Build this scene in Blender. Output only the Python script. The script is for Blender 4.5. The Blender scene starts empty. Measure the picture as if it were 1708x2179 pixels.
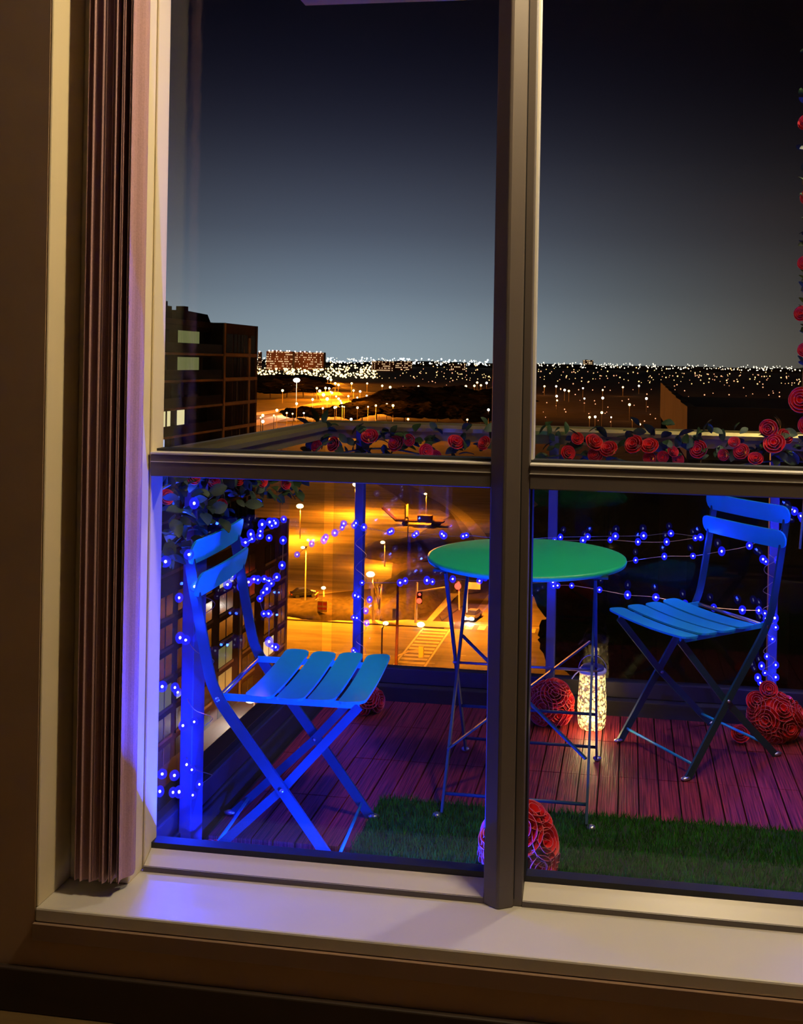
import bpy, bmesh, math, random
import numpy as np
from mathutils import Vector, Matrix, noise

random.seed(7); np.random.seed(7)
scn = bpy.context.scene
col = scn.collection

# ---------------------------------------------------------------- camera
F, CX, CY = 2100.0, 1047.0, 775.0          # pixels, in the 1708 x 2179 frame
TH, RO = math.radians(7.94), 0.0175        # the camera looks a little left of the window's normal; slight roll
CAM = Vector((0, 0, 1.28))
AXIS = Vector((-math.sin(TH), math.cos(TH), 0)); RIGHT = Vector((math.cos(TH), math.sin(TH), 0)); UPZ = Vector((0, 0, 1))
cd = bpy.data.cameras.new('camera'); cam = bpy.data.objects.new('camera', cd); col.objects.link(cam)
cd.sensor_fit = 'HORIZONTAL'; cd.sensor_width = 36.0; cd.lens = F / 1708 * 36
cd.shift_x = (854 - CX) / 1708; cd.shift_y = (CY - 1089.5) / 1708
cd.clip_start = 0.05; cd.clip_end = 30000
R_ = RIGHT * math.cos(RO) + UPZ * math.sin(RO); U_ = -RIGHT * math.sin(RO) + UPZ * math.cos(RO)
cam.matrix_world = Matrix(((R_.x, U_.x, -AXIS.x, CAM.x), (R_.y, U_.y, -AXIS.y, CAM.y), (R_.z, U_.z, -AXIS.z, CAM.z), (0, 0, 0, 1)))
scn.camera = cam

def ray(x, y):
    a, b = x - CX, y - CY
    a2 = a * math.cos(RO) + b * math.sin(RO); b2 = -a * math.sin(RO) + b * math.cos(RO)
    return RIGHT * (a2 / F) + AXIS - UPZ * (b2 / F)
def at(x, y, X=None, Y=None, Z=None):
    """world point seen at photo position (x, y) on the plane X=, Y= or Z="""
    d = ray(x, y)
    k = (X - CAM.x) / d.x if X is not None else (Y - CAM.y) / d.y if Y is not None else (Z - CAM.z) / d.z
    return CAM + d * k

# ---------------------------------------------------------------- view, world
vs = scn.view_settings
vs.view_transform = 'Standard'; vs.look = 'None'; vs.exposure = 0.0; vs.gamma = 1.0; vs.use_curve_mapping = False
cy = scn.cycles
cy.max_bounces = 5; cy.diffuse_bounces = 2; cy.glossy_bounces = 2; cy.transmission_bounces = 3; cy.transparent_max_bounces = 12
cy.adaptive_threshold = 0.02; cy.caustics_reflective = False; cy.caustics_refractive = False

world = bpy.data.worlds.new('night_sky'); scn.world = world; world.use_nodes = True
wt = world.node_tree; wn = wt.nodes; wl = wt.links
for n in list(wn): wn.remove(n)
def wnode(t, **k):
    n = wn.new(t)
    for a, b in k.items(): setattr(n, a, b)
    return n
def wmath(op, a, b=None, clamp=False):
    n = wnode('ShaderNodeMath', operation=op, use_clamp=clamp)
    for i, v in enumerate((a, b)):
        if v is None: continue
        if isinstance(v, (int, float)): n.inputs[i].default_value = v
        else: wl.new(v, n.inputs[i])
    return n.outputs[0]
tc = wnode('ShaderNodeTexCoord'); sx = wnode('ShaderNodeSeparateXYZ'); wl.new(tc.outputs['Generated'], sx.inputs[0])
# elevation ramp: city glow at the horizon fading to navy overhead
el = wmath('MULTIPLY', sx.outputs['Z'], 2.0, True)
rampn = wnode('ShaderNodeValToRGB'); wl.new(el, rampn.inputs[0])
cr = rampn.color_ramp; cr.interpolation = 'B_SPLINE'
stops = [(0.0, (0.27, 0.345, 0.39)), (0.06, (0.24, 0.315, 0.375)), (0.14, (0.155, 0.21, 0.275)), (0.26, (0.078, 0.098, 0.148)),
         (0.45, (0.017, 0.020, 0.046)), (0.65, (0.004, 0.005, 0.017)), (1.0, (0.0012, 0.0016, 0.006))]
cr.elements[0].position, cr.elements[0].color = stops[0][0], stops[0][1] + (1,)
cr.elements[1].position, cr.elements[1].color = stops[-1][0], stops[-1][1] + (1,)
for p, c in stops[1:-1]:
    e = cr.elements.new(p); e.color = c + (1,)
# azimuth: the glow of the town centre lies a little left of the view's middle
g = ray(720, 775).normalized()
dt = wnode('ShaderNodeVectorMath', operation='DOT_PRODUCT'); wl.new(tc.outputs['Generated'], dt.inputs[0]); dt.inputs[1].default_value = (g.x, g.y, 0)
azf = wmath('POWER', wmath('MAXIMUM', dt.outputs['Value'], 0.0), 17.0)
azm = wmath('ADD', wmath('MULTIPLY', azf, 0.955), 0.045)
mx = wnode('ShaderNodeMix', data_type='RGBA', blend_type='MULTIPLY'); mx.inputs['Factor'].default_value = 1.0
wl.new(rampn.outputs[0], mx.inputs['A'])
cmb = wnode('ShaderNodeCombineColor')
wl.new(wmath('POWER', azm, 0.72), cmb.inputs[0]); wl.new(wmath('POWER', azm, 0.92), cmb.inputs[1]); wl.new(wmath('POWER', azm, 1.12), cmb.inputs[2])
wl.new(cmb.outputs[0], mx.inputs['B'])
bg = wnode('ShaderNodeBackground'); bg.inputs['Strength'].default_value = 1.0
wl.new(mx.outputs['Result'], bg.inputs['Color'])
ow = wnode('ShaderNodeOutputWorld'); wl.new(bg.outputs[0], ow.inputs[0])

# ---------------------------------------------------------------- lamps of the place
def lamp(name, loc, energy, color, radius=0.05):
    l = bpy.data.lights.new(name, 'POINT'); l.energy = energy; l.color = color; l.shadow_soft_size = radius
    o = bpy.data.objects.new(name, l); o.location = loc; col.objects.link(o); return o
lamp('room_ceiling_lamp', (0.30, 1.68, 2.52), 78, (1.0, 0.78, 0.44), 0.10)
lamp('balcony_soffit_lamp', (0.75, 3.25, 2.52), 38, (1.0, 0.90, 0.68), 0.08)

# ---------------------------------------------------------------- materials
def mat(name, color, rough=0.6, metal=0.0, var=0.0, scale=20.0, bump=0.0, spec=0.5, emit=None, estr=0.0, stretch=None, coat=0.0):
    m = bpy.data.materials.new(name); m.use_nodes = True
    nt = m.node_tree; b = nt.nodes['Principled BSDF']
    b.inputs['Base Color'].default_value = (*color, 1); b.inputs['Roughness'].default_value = rough
    b.inputs['Metallic'].default_value = metal; b.inputs['Specular IOR Level'].default_value = spec
    b.inputs['Coat Weight'].default_value = coat
    if emit:
        b.inputs['Emission Color'].default_value = (*emit, 1); b.inputs['Emission Strength'].default_value = estr
    if var or bump:
        t = nt.nodes.new('ShaderNodeTexCoord'); n = nt.nodes.new('ShaderNodeTexNoise')
        n.inputs['Scale'].default_value = scale; n.inputs['Detail'].default_value = 5
        src = t.outputs['Object']
        if stretch:
            mp = nt.nodes.new('ShaderNodeMapping'); mp.inputs['Scale'].default_value = stretch
            nt.links.new(src, mp.inputs[0]); src = mp.outputs[0]
        nt.links.new(src, n.inputs['Vector'])
        if var:
            r = nt.nodes.new('ShaderNodeValToRGB')
            r.color_ramp.elements[0].position = 0.3; r.color_ramp.elements[1].position = 0.7
            r.color_ramp.elements[0].color = (*[max(0, c * (1 - var)) for c in color], 1)
            r.color_ramp.elements[1].color = (*[min(1, c * (1 + var)) for c in color], 1)
            nt.links.new(n.outputs[0], r.inputs[0]); nt.links.new(r.outputs[0], b.inputs['Base Color'])
        if bump:
            bp = nt.nodes.new('ShaderNodeBump'); bp.inputs['Strength'].default_value = bump; bp.inputs['Distance'].default_value = 0.01
            nt.links.new(n.outputs[0], bp.inputs['Height']); nt.links.new(bp.outputs[0], b.inputs['Normal'])
    return m
def emat(name, color, strength, sample=False):
    m = bpy.data.materials.new(name); m.use_nodes = True; nt = m.node_tree
    for n in list(nt.nodes): nt.nodes.remove(n)
    e = nt.nodes.new('ShaderNodeEmission'); e.inputs[0].default_value = (*color, 1); e.inputs[1].default_value = strength
    o = nt.nodes.new('ShaderNodeOutputMaterial'); nt.links.new(e.outputs[0], o.inputs[0])
    if not sample: m.cycles.emission_sampling = 'NONE'
    return m
def glassmat(name, tint=(1, 1, 1), refl=0.09, rough=0.0):
    """thin clear pane: lets light straight through, mirrors a little of what stands in front of it"""
    m = bpy.data.materials.new(name); m.use_nodes = True; nt = m.node_tree
    for n in list(nt.nodes): nt.nodes.remove(n)
    t = nt.nodes.new('ShaderNodeBsdfTransparent'); t.inputs[0].default_value = (*tint, 1)
    gl = nt.nodes.new('ShaderNodeBsdfGlossy'); gl.inputs['Roughness'].default_value = rough
    x = nt.nodes.new('ShaderNodeMixShader'); x.inputs[0].default_value = refl
    nt.links.new(t.outputs[0], x.inputs[1]); nt.links.new(gl.outputs[0], x.inputs[2])
    o = nt.nodes.new('ShaderNodeOutputMaterial'); nt.links.new(x.outputs[0], o.inputs[0]); return m

MT = {}
MT['wall'] = mat('wall_paint', (0.58, 0.40, 0.25), 0.85, var=0.06, scale=6, bump=0.05)
MT['reveal'] = mat('reveal_paint', (0.84, 0.72, 0.47), 0.7, var=0.03, scale=5)
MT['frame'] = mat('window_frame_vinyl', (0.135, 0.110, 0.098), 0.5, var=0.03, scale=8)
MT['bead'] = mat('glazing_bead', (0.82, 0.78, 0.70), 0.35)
MT['gasket'] = mat('black_gasket', (0.012, 0.012, 0.014), 0.5)
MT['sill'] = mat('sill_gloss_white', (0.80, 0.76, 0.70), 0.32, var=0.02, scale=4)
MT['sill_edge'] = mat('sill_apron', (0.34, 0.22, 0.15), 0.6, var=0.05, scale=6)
MT['base'] = mat('baseboard_dark', (0.045, 0.028, 0.018), 0.6, var=0.1, scale=9)
MT['vane'] = mat('blind_vane_fabric', (0.48, 0.28, 0.29), 0.75, var=0.08, scale=300, bump=0.1)
MT['roomfloor'] = mat('room_floor_wood', (0.17, 0.11, 0.04), 0.5, var=0.25, scale=3, stretch=(1, 12, 1))
MT['roomdark'] = mat('room_walls', (0.22, 0.17, 0.12), 0.9, var=0.05, scale=4)
MT['glass'] = glassmat('window_glass', refl=0.026)
MT['balglass'] = glassmat('balustrade_glass', (0.86, 0.88, 0.90), 0.03)
MT['alu'] = mat('railing_aluminium', (0.42, 0.34, 0.11), 0.34, 0.6, var=0.04, scale=30)
MT['post'] = mat('post_powdercoat', (0.055, 0.060, 0.15), 0.5, 0.0, var=0.04, scale=30)
MT['railbase'] = mat('bottom_rail_coating', (0.016, 0.016, 0.026), 0.5)
MT['concrete'] = mat('balcony_concrete', (0.014, 0.013, 0.015), 0.9, var=0.2, scale=12, bump=0.15)
MT['soffit'] = mat('soffit_paint', (0.78, 0.66, 0.36), 0.8, var=0.05, scale=5)
MT['table'] = mat('green_enamel', (0.010, 0.56, 0.27), 0.38, var=0.02, scale=60)
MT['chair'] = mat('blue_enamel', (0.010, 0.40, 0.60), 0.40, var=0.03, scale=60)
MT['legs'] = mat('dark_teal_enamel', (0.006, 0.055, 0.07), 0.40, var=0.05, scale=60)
MT['steel'] = mat('zinc_steel', (0.55, 0.55, 0.58), 0.3, 0.9)
MT['red'] = mat('rose_petal_red', (0.92, 0.010, 0.008), 0.5, var=0.12, scale=60)
MT['rim'] = mat('rose_petal_rim', (0.90, 0.16, 0.15), 0.5)
MT['leaf'] = mat('leaf_green', (0.024, 0.058, 0.013), 0.55, var=0.4, scale=40)
MT['vine'] = mat('vine_stem', (0.05, 0.07, 0.02), 0.7, var=0.2, scale=60)
MT['wire'] = mat('copper_wire', (0.55, 0.33, 0.17), 0.35, 0.8)
MT['ledcore'] = emat('led_core', (0.55, 0.6, 1.0), 9.0)
def halomat():  # see-through glowing shell, stands in for the bloom halo round each LED
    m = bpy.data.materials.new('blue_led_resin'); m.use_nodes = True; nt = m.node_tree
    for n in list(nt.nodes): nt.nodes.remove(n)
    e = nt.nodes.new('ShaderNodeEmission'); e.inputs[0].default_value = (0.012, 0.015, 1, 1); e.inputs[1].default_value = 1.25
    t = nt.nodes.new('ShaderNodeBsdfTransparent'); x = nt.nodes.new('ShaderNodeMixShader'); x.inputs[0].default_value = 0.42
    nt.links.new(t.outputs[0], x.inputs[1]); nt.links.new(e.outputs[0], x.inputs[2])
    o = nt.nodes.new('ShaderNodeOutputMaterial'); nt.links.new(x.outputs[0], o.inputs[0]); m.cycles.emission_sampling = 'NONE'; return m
MT['halo'] = halomat()
MT['warmcore'] = emat('warm_led_core', (1.0, 0.78, 0.36), 3.2)
# decking: reddish wood-plastic with fine ridges along the board
def deckmat():
    m = mat('deck_composite', (0.26, 0.055, 0.06), 0.45, var=0.0, spec=0.22)
    nt = m.node_tree; b = nt.nodes['Principled BSDF']
    t = nt.nodes.new('ShaderNodeTexCoord'); mp = nt.nodes.new('ShaderNodeMapping'); mp.inputs['Scale'].default_value = (260, 5, 10)
    oi = nt.nodes.new('ShaderNodeObjectInfo'); ad = nt.nodes.new('ShaderNodeVectorMath'); ad.operation = 'ADD'
    nt.links.new(t.outputs['Object'], ad.inputs[0]); nt.links.new(oi.outputs['Location'], ad.inputs[1])
    nt.links.new(ad.outputs[0], mp.inputs[0])
    n = nt.nodes.new('ShaderNodeTexNoise'); n.inputs['Scale'].default_value = 1.0; n.inputs['Detail'].default_value = 4
    nt.links.new(mp.outputs[0], n.inputs['Vector'])
    r = nt.nodes.new('ShaderNodeValToRGB'); r.color_ramp.elements[0].position = 0.35; r.color_ramp.elements[1].position = 0.68
    r.color_ramp.elements[0].color = (0.080, 0.006, 0.012, 1); r.color_ramp.elements[1].color = (0.42, 0.045, 0.055, 1)
    nt.links.new(n.outputs[0], r.inputs[0]); nt.links.new(r.outputs[0], b.inputs['Base Color'])
    bp = nt.nodes.new('ShaderNodeBump'); bp.inputs['Strength'].default_value = 0.5; bp.inputs['Distance'].default_value = 0.004
    nt.links.new(n.outputs[0], bp.inputs['Height']); nt.links.new(bp.outputs[0], b.inputs['Normal'])
    return m
MT['deck'] = deckmat()
MT['turf'] = mat('turf_backing', (0.008, 0.030, 0.005), 0.9, var=0.3, scale=60)
MT['blade'] = mat('turf_blade', (0.024, 0.19, 0.010), 0.7, var=0.5, scale=35, spec=0.15)
# outside
MT['ground'] = mat('dry_ground', (0.085, 0.055, 0.035), 0.95, var=0.45, scale=0.09)
MT['asphalt'] = mat('asphalt', (0.27, 0.225, 0.165), 0.75, var=0.40, scale=0.35, stretch=(0.3, 1.4, 1))
MT['lot'] = mat('parking_asphalt', (0.27, 0.22, 0.15), 0.8, var=0.6, scale=0.16, stretch=(0.25, 1.5, 1))
MT['walk'] = mat('sidewalk_concrete', (0.46, 0.40, 0.30), 0.85, var=0.12, scale=0.8)
MT['paint'] = mat('road_paint', (0.80, 0.75, 0.55), 0.7, var=0.1, scale=2)
MT['hedge'] = mat('hedge_leaves', (0.055, 0.040, 0.018), 0.95, var=0.5, scale=1.2)
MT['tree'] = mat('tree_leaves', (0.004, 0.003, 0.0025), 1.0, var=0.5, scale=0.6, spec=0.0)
MT['bark'] = mat('tree_bark', (0.05, 0.03, 0.02), 0.95, var=0.3, scale=3)
MT['pole'] = mat('galvanised_pole', (0.50, 0.42, 0.36), 0.6, 0.2)
MT['sodium'] = emat('sodium_lamp', (1.0, 0.62, 0.22), 9.0)
MT['white'] = emat('white_lamp', (1.0, 0.93, 0.80), 9.0)
MT['redlamp'] = emat('red_signal', (1.0, 0.05, 0.02), 6.0)
MT['brick'] = mat('tower_brick', (0.085, 0.055, 0.042), 0.9, var=0.18, scale=1.5)
MT['podbrick'] = mat('podium_brick', (0.040, 0.026, 0.024), 0.95, var=0.2, scale=1.5, spec=0.1)
MT['podtrim'] = mat('podium_trim', (0.16, 0.13, 0.11), 0.9, var=0.1, scale=0.7)
MT['slab'] = mat('tower_slab_concrete', (0.50, 0.43, 0.36), 0.85, var=0.12, scale=0.7)
MT['dkglass'] = mat('dark_window_glass', (0.03, 0.028, 0.03), 0.12, var=0.3, scale=0.4)
MT['curtain'] = mat('lit_curtain', (0.25, 0.25, 0.10), 0.8, emit=(0.75, 0.80, 0.30), estr=0.16, var=0.3, scale=3, stretch=(1, 4, 0.1))
MT['litwin'] = mat('lit_window', (0.5, 0.45, 0.25), 0.6, emit=(1.0, 0.88, 0.45), estr=0.75, var=0.2, scale=2)
MT['bluewin'] = mat('cool_lit_window', (0.4, 0.45, 0.6), 0.6, emit=(0.55, 0.65, 1.0), estr=0.8)
MT['balpanel'] = mat('tower_balcony_glass', (0.035, 0.032, 0.032), 0.2)
MT['wing'] = mat('wing_parapet_panel', (0.30, 0.22, 0.13), 0.9, var=0.15, scale=0.8)
MT['wingdark'] = mat('wing_dark_cladding', (0.008, 0.007, 0.010), 1.0, spec=0.0, var=0.3, scale=0.3)
MT['roofblack'] = mat('roof_membrane', (0.008, 0.008, 0.008), 0.95)
MT['farbrick'] = mat('far_building_wall', (0.30, 0.12, 0.07), 0.9, var=0.3, scale=0.05)
MT['carpaint'] = mat('dark_car_paint', (0.012, 0.012, 0.014), 0.25, coat=0.5)
MT['carsilver'] = mat('silver_car_paint', (0.35, 0.33, 0.32), 0.3, 0.5)
MT['tyre'] = mat('tyre_rubber', (0.015, 0.015, 0.015), 0.9)
MT['yellow'] = mat('signal_yellow', (0.75, 0.55, 0.04), 0.5)
MT['signred'] = mat('sign_red', (0.5, 0.05, 0.04), 0.6)
MT['rust'] = mat('trailer_rust', (0.16, 0.05, 0.025), 0.8, var=0.3, scale=2)

# ---------------------------------------------------------------- mesh helpers
class MB:
    def __init__(s): s.v = []; s.f = []; s.mi = []
    def add(s, vs_, fs, mi=0):
        o = len(s.v); s.v += [tuple(p) for p in vs_]; s.f += [tuple(i + o for i in f) for f in fs]; s.mi += [mi] * len(fs); return s
    def box(s, x0, x1, y0, y1, z0, z1, mi=0):
        return s.add([(x0, y0, z0), (x1, y0, z0), (x1, y1, z0), (x0, y1, z0), (x0, y0, z1), (x1, y0, z1), (x1, y1, z1), (x0, y1, z1)],
                     [(0, 3, 2, 1), (4, 5, 6, 7), (0, 1, 5, 4), (1, 2, 6, 5), (2, 3, 7, 6), (3, 0, 4, 7)], mi)
    def prism(s, poly, z0, z1, mi=0):              # poly: (x, y), extruded in z
        n = len(poly)
        return s.add([(x, y, z0) for x, y in poly] + [(x, y, z1) for x, y in poly],
                     [tuple(range(n - 1, -1, -1)), tuple(range(n, 2 * n))] + [(i, (i + 1) % n, n + (i + 1) % n, n + i) for i in range(n)], mi)
    def prismx(s, poly, x0, x1, mi=0):             # poly: (y, z), extruded in x
        n = len(poly)
        return s.add([(x0, y, z) for y, z in poly] + [(x1, y, z) for y, z in poly],
                     [tuple(range(n)), tuple(range(2 * n - 1, n - 1, -1))] + [((i + 1) % n, i, n + i, n + (i + 1) % n) for i in range(n)], mi)
    def tube(s, pts, r, n=6, mi=0, cap=True, flat=None):
        """round tube through pts (r a number or list); flat=(vector, w, t): flat bar, wide along vector"""
        pts = [Vector(p) for p in pts]; m = len(pts); rings = []
        up = Vector((0, 0, 1)); prev = None
        for i, p in enumerate(pts):
            d = (pts[min(i + 1, m - 1)] - pts[max(i - 1, 0)]).normalized()
            if flat:
                w = Vector(flat[0]); w = (w - d * w.dot(d)).normalized(); t = d.cross(w)
                ring = [p + w * flat[1] * a + t * flat[2] * b for a, b in ((-.5, -.5), (.5, -.5), (.5, .5), (-.5, .5))]
            else:
                a = prev if prev is not None else (up if abs(d.z) < 0.9 else Vector((1, 0, 0)))
                u = (a - d * a.dot(d)); u = u.normalized() if u.length > 1e-6 else d.orthogonal().normalized()
                w = d.cross(u); prev = u; rr = r[i] if isinstance(r, (list, tuple)) else r
                ring = [p + (u * math.cos(2 * math.pi * k / n) + w * math.sin(2 * math.pi * k / n)) * rr for k in range(n)]
            rings.append(ring)
        k = len(rings[0]); vs_ = [q for ring in rings for q in ring]; fs = []
        for i in range(m - 1):
            for j in range(k): fs.append((i * k + j, i * k + (j + 1) % k, (i + 1) * k + (j + 1) % k, (i + 1) * k + j))
        if cap: fs += [tuple(range(k - 1, -1, -1)), tuple((m - 1) * k + j for j in range(k))]
        return s.add(vs_, fs, mi)
    def lathe(s, prof, n=24, c=(0, 0, 0), mi=0):   # prof: (radius, z)
        vs_ = []; fs = []
        for r, z in prof: vs_ += [(c[0] + r * math.cos(2 * math.pi * k / n), c[1] + r * math.sin(2 * math.pi * k / n), c[2] + z) for k in range(n)]
        for i in range(len(prof) - 1):
            for k in range(n): fs.append((i * n + k, i * n + (k + 1) % n, (i + 1) * n + (k + 1) % n, (i + 1) * n + k))
        if prof[0][0] > 1e-6: fs.append(tuple(range(n - 1, -1, -1)))
        if prof[-1][0] > 1e-6: fs.append(tuple((len(prof) - 1) * n + k for k in range(n)))
        return s.add(vs_, fs, mi)
    def ball(s, c, r, seg=8, rings=5, sc=(1, 1, 1), mi=0):
        prof = [(math.sin(math.pi * i / rings), -math.cos(math.pi * i / rings)) for i in range(rings + 1)]
        vs_ = []; fs = []
        for rr, z in prof: vs_ += [(c[0] + r * sc[0] * rr * math.cos(2 * math.pi * k / seg), c[1] + r * sc[1] * rr * math.sin(2 * math.pi * k / seg), c[2] + r * sc[2] * z) for k in range(seg)]
        for i in range(rings):
            for k in range(seg): fs.append((i * seg + k, i * seg + (k + 1) % seg, (i + 1) * seg + (k + 1) % seg, (i + 1) * seg + k))
        return s.add(vs_, fs, mi)
    def mesh(s, name, mats, smooth=False):
        me = bpy.data.meshes.new(name); me.from_pydata(s.v, [], s.f)
        for m in (mats if isinstance(mats, (list, tuple)) else [mats]): me.materials.append(MT[m] if isinstance(m, str) else m)
        if any(s.mi): me.polygons.foreach_set('material_index', s.mi)
        if smooth: me.polygons.foreach_set('use_smooth', [True] * len(me.polygons))
        me.update(); return me
    def build(s, name, mats, parent=None, smooth=False, off=None, bevel=0.0):
        if off is not None: s.v = [(x - off[0], y - off[1], z - off[2]) for x, y, z in s.v]
        return link(name, s.mesh(name, mats, smooth), parent, bevel=bevel)
def link(name, me, parent=None, loc=None, rot=None, bevel=0.0):
    o = bpy.data.objects.new(name, me); col.objects.link(o)
    if parent is not None: o.parent = parent
    if loc is not None: o.location = loc
    if rot is not None: o.rotation_euler = rot
    if bevel:
        b = o.modifiers.new('bevel', 'BEVEL'); b.width = bevel; b.segments = 2; b.limit_method = 'ANGLE'
    return o
def tag(o, label=None, cat=None, group=None, kind=None):
    if label: o['label'] = label
    if cat: o['category'] = cat
    if group: o['group'] = group
    if kind: o['kind'] = kind
    return o
ORD = ('first second third fourth fifth sixth seventh eighth ninth tenth eleventh twelfth thirteenth fourteenth fifteenth sixteenth seventeenth eighteenth nineteenth twentieth '
       'twenty-first twenty-second twenty-third twenty-fourth twenty-fifth twenty-sixth twenty-seventh twenty-eighth twenty-ninth thirtieth thirty-first thirty-second thirty-third thirty-fourth').split()
def thing(name, label, cat, loc=(0, 0, 0), rz=0.0, group=None):
    o = bpy.data.objects.new(name, None); col.objects.link(o); o.location = loc; o.rotation_euler = (0, 0, rz); o.empty_display_size = 0.1
    return tag(o, label, cat, group)
def structure(o, label, cat=None): return tag(o, label, cat or o.name.split('_')[0], None, 'structure')
def curve(pts, n=6):
    """Catmull-Rom through pts"""
    P = [Vector(p) for p in pts]; P = [P[0] * 2 - P[1]] + P + [P[-1] * 2 - P[-2]]; out = []
    for i in range(1, len(P) - 2):
        for k in range(n):
            t = k / n; a, b, c, d = P[i - 1], P[i], P[i + 1], P[i + 2]
            out.append(0.5 * ((2 * b) + (c - a) * t + (2 * a - 5 * b + 4 * c - d) * t * t + (3 * b - a - 3 * c + d) * t ** 3))
    out.append(P[-2]); return out

# ================================================================ ROOM SHELL
WY, WYO = 1.795, 2.08      # inner and outer face of the window wall
structure(MB().box(-3.0, 3.6, -3.0, 1.80, -0.12, 0.0).build('floor', 'roomfloor'), 'brown wooden room floor under the window wall')
structure(MB().box(-3.0, 3.6, -3.0, WYO, 2.70, 2.82).build('ceiling', 'roomdark'), 'dark room ceiling above the window')
structure(MB().box(-3.12, -3.0, -3.0, WYO, -0.12, 2.82).build('wall_left', 'roomdark'), 'dark side wall of the room at the far left')
structure(MB().box(3.6, 3.72, -3.0, WYO, -0.12, 2.82).build('wall_right', 'roomdark'), 'dark side wall of the room at the far right')
structure(MB().box(-3.12, 3.72, -3.12, -3.0, -0.12, 2.82).build('wall_back', 'roomdark'), 'dark wall behind the viewer')
wf = MB().box(-3.0, -1.136, WY, WYO, 0, 2.70)
wf.box(-1.136, 1.42, WY, WYO, 0, 0.168); wf.box(-1.136, 1.42, WY, WYO, 2.42, 2.70); wf.box(1.42, 3.6, WY, WYO, 0, 2.70)
structure(wf.build('wall_front', 'wall'), 'dim brown painted wall around the window')
rv = MB().box(-1.1359, -1.130, WY + 0.001, 1.965, 0.20, 2.42); rv.box(-1.13, -1.000, 1.905, 2.016, 0.20, 2.42)
structure(rv.build('trim_1', 'reveal', bevel=0.004), 'cream painted window reveal and jamb behind the gathered blind')
structure(MB().box(-3.0, 3.6, WY - 0.014, WY, 0.0, 0.085).build('baseboard_front', 'base', bevel=0.003), 'dark baseboard at the foot of the window wall')
sl = MB().box(-1.136, 1.42, WY - 0.001, 1.965, 0.172, 0.20)
so = structure(sl.build('trim_2', 'sill', bevel=0.004), 'glossy off-white window sill', 'sill')
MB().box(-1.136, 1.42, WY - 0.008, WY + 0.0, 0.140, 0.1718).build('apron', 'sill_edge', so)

# ================================================================ WINDOW
win = structure(bpy.data.objects.new('window_1', None), 'large white framed window with four panes looking onto a balcony', 'window'); col.objects.link(win)
X0, MX0, MX1, X1 = -1.0, -0.272, -0.194, 0.545
GY = 2.005
# stiles and head
MB().box(X0, X0 + 0.005, 1.962, 2.016, 0.2, 2.42).build('stile', 'reveal', win, bevel=0.003)
MB().box(1.32, 1.42, 1.96, 2.04, 0.2, 2.42).build('stile', 'frame', win, bevel=0.003)
MB().box(X0, 1.42, 1.96, 2.04, 2.34, 2.42).build('head', 'frame', win, bevel=0.003)
# mullions with a pointed room-side nose
def mullion(xa, xb):
    xm = xa + (xb - xa) * 0.40
    poly = [(xa, 2.04), (xa, 1.957), (xm - 0.003, 1.940), (xm + 0.003, 1.940), (xb - 0.018, 1.953), (xb - 0.018, 1.958), (xb, 1.958), (xb, 2.04)]
    m = MB().prism(poly[::-1], 0.2002, 2.34).build('mullion', 'frame', win, bevel=0.002)
    MB().box(xb - 0.0175, xb - 0.0155, 1.9568, 1.9582, 0.215, 2.34).build('groove', 'gasket', m)
    return m
mullion(MX0, MX1); mullion(X1, X1 + 0.081)
bays = [(X0 + 0.005, MX0), (MX1, X1), (X1 + 0.081, 1.32)]
for xa, xb in bays:
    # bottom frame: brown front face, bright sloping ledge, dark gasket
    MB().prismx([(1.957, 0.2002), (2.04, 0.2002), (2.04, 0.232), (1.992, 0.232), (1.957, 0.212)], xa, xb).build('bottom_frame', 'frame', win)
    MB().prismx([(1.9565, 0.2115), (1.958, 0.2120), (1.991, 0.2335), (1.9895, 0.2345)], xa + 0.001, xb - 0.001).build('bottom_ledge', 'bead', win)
    MB().box(xa, xb, 1.991, 2.02, 0.2322, 0.246).build('gasket', 'gasket', win)
    # transom with groove and thin bright bead on top
    tr = MB().box(xa, xb, 1.957, 2.035, 1.032, 1.078).build('transom', 'frame', win, bevel=0.002)
    MB().box(xa, xb, 1.955, 2.036, 1.0785, 1.083).build('transom_lip', 'bead', tr, bevel=0.001)
    MB().box(xa, xb, 1.9555, 1.9575, 1.0625, 1.0640).build('groove', 'bead', tr)
    MB().box(xa, xb, 1.985, 2.02, 1.0832, 1.0885).build('gasket', 'gasket', tr)
    MB().box(xa + 0.001, xb - 0.001, GY, GY + 0.006, 0.24, 1.035).build('pane', 'glass', win)
    MB().box(xa + 0.001, xb - 0.001, GY, GY + 0.006, 1.082, 2.345).build('pane', 'glass', win)
    for k, x in enumerate((xa, xb)):      # pale bead along the upright edges of each pane
        sgn = 1 if k == 0 else -1
        if k == 0 and xa < -0.5: continue
        MB().box(min(x, x + sgn * 0.004), max(x, x + sgn * 0.004), 1.985, 2.02, 0.246, 1.032).build('side_gasket', 'gasket', win)
        MB().box(min(x, x + sgn * 0.004), max(x, x + sgn * 0.004), 1.985, 2.02, 1.0885, 2.34).build('side_bead', 'bead' if k == 0 and xa > -0.5 else 'gasket', win)

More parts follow.
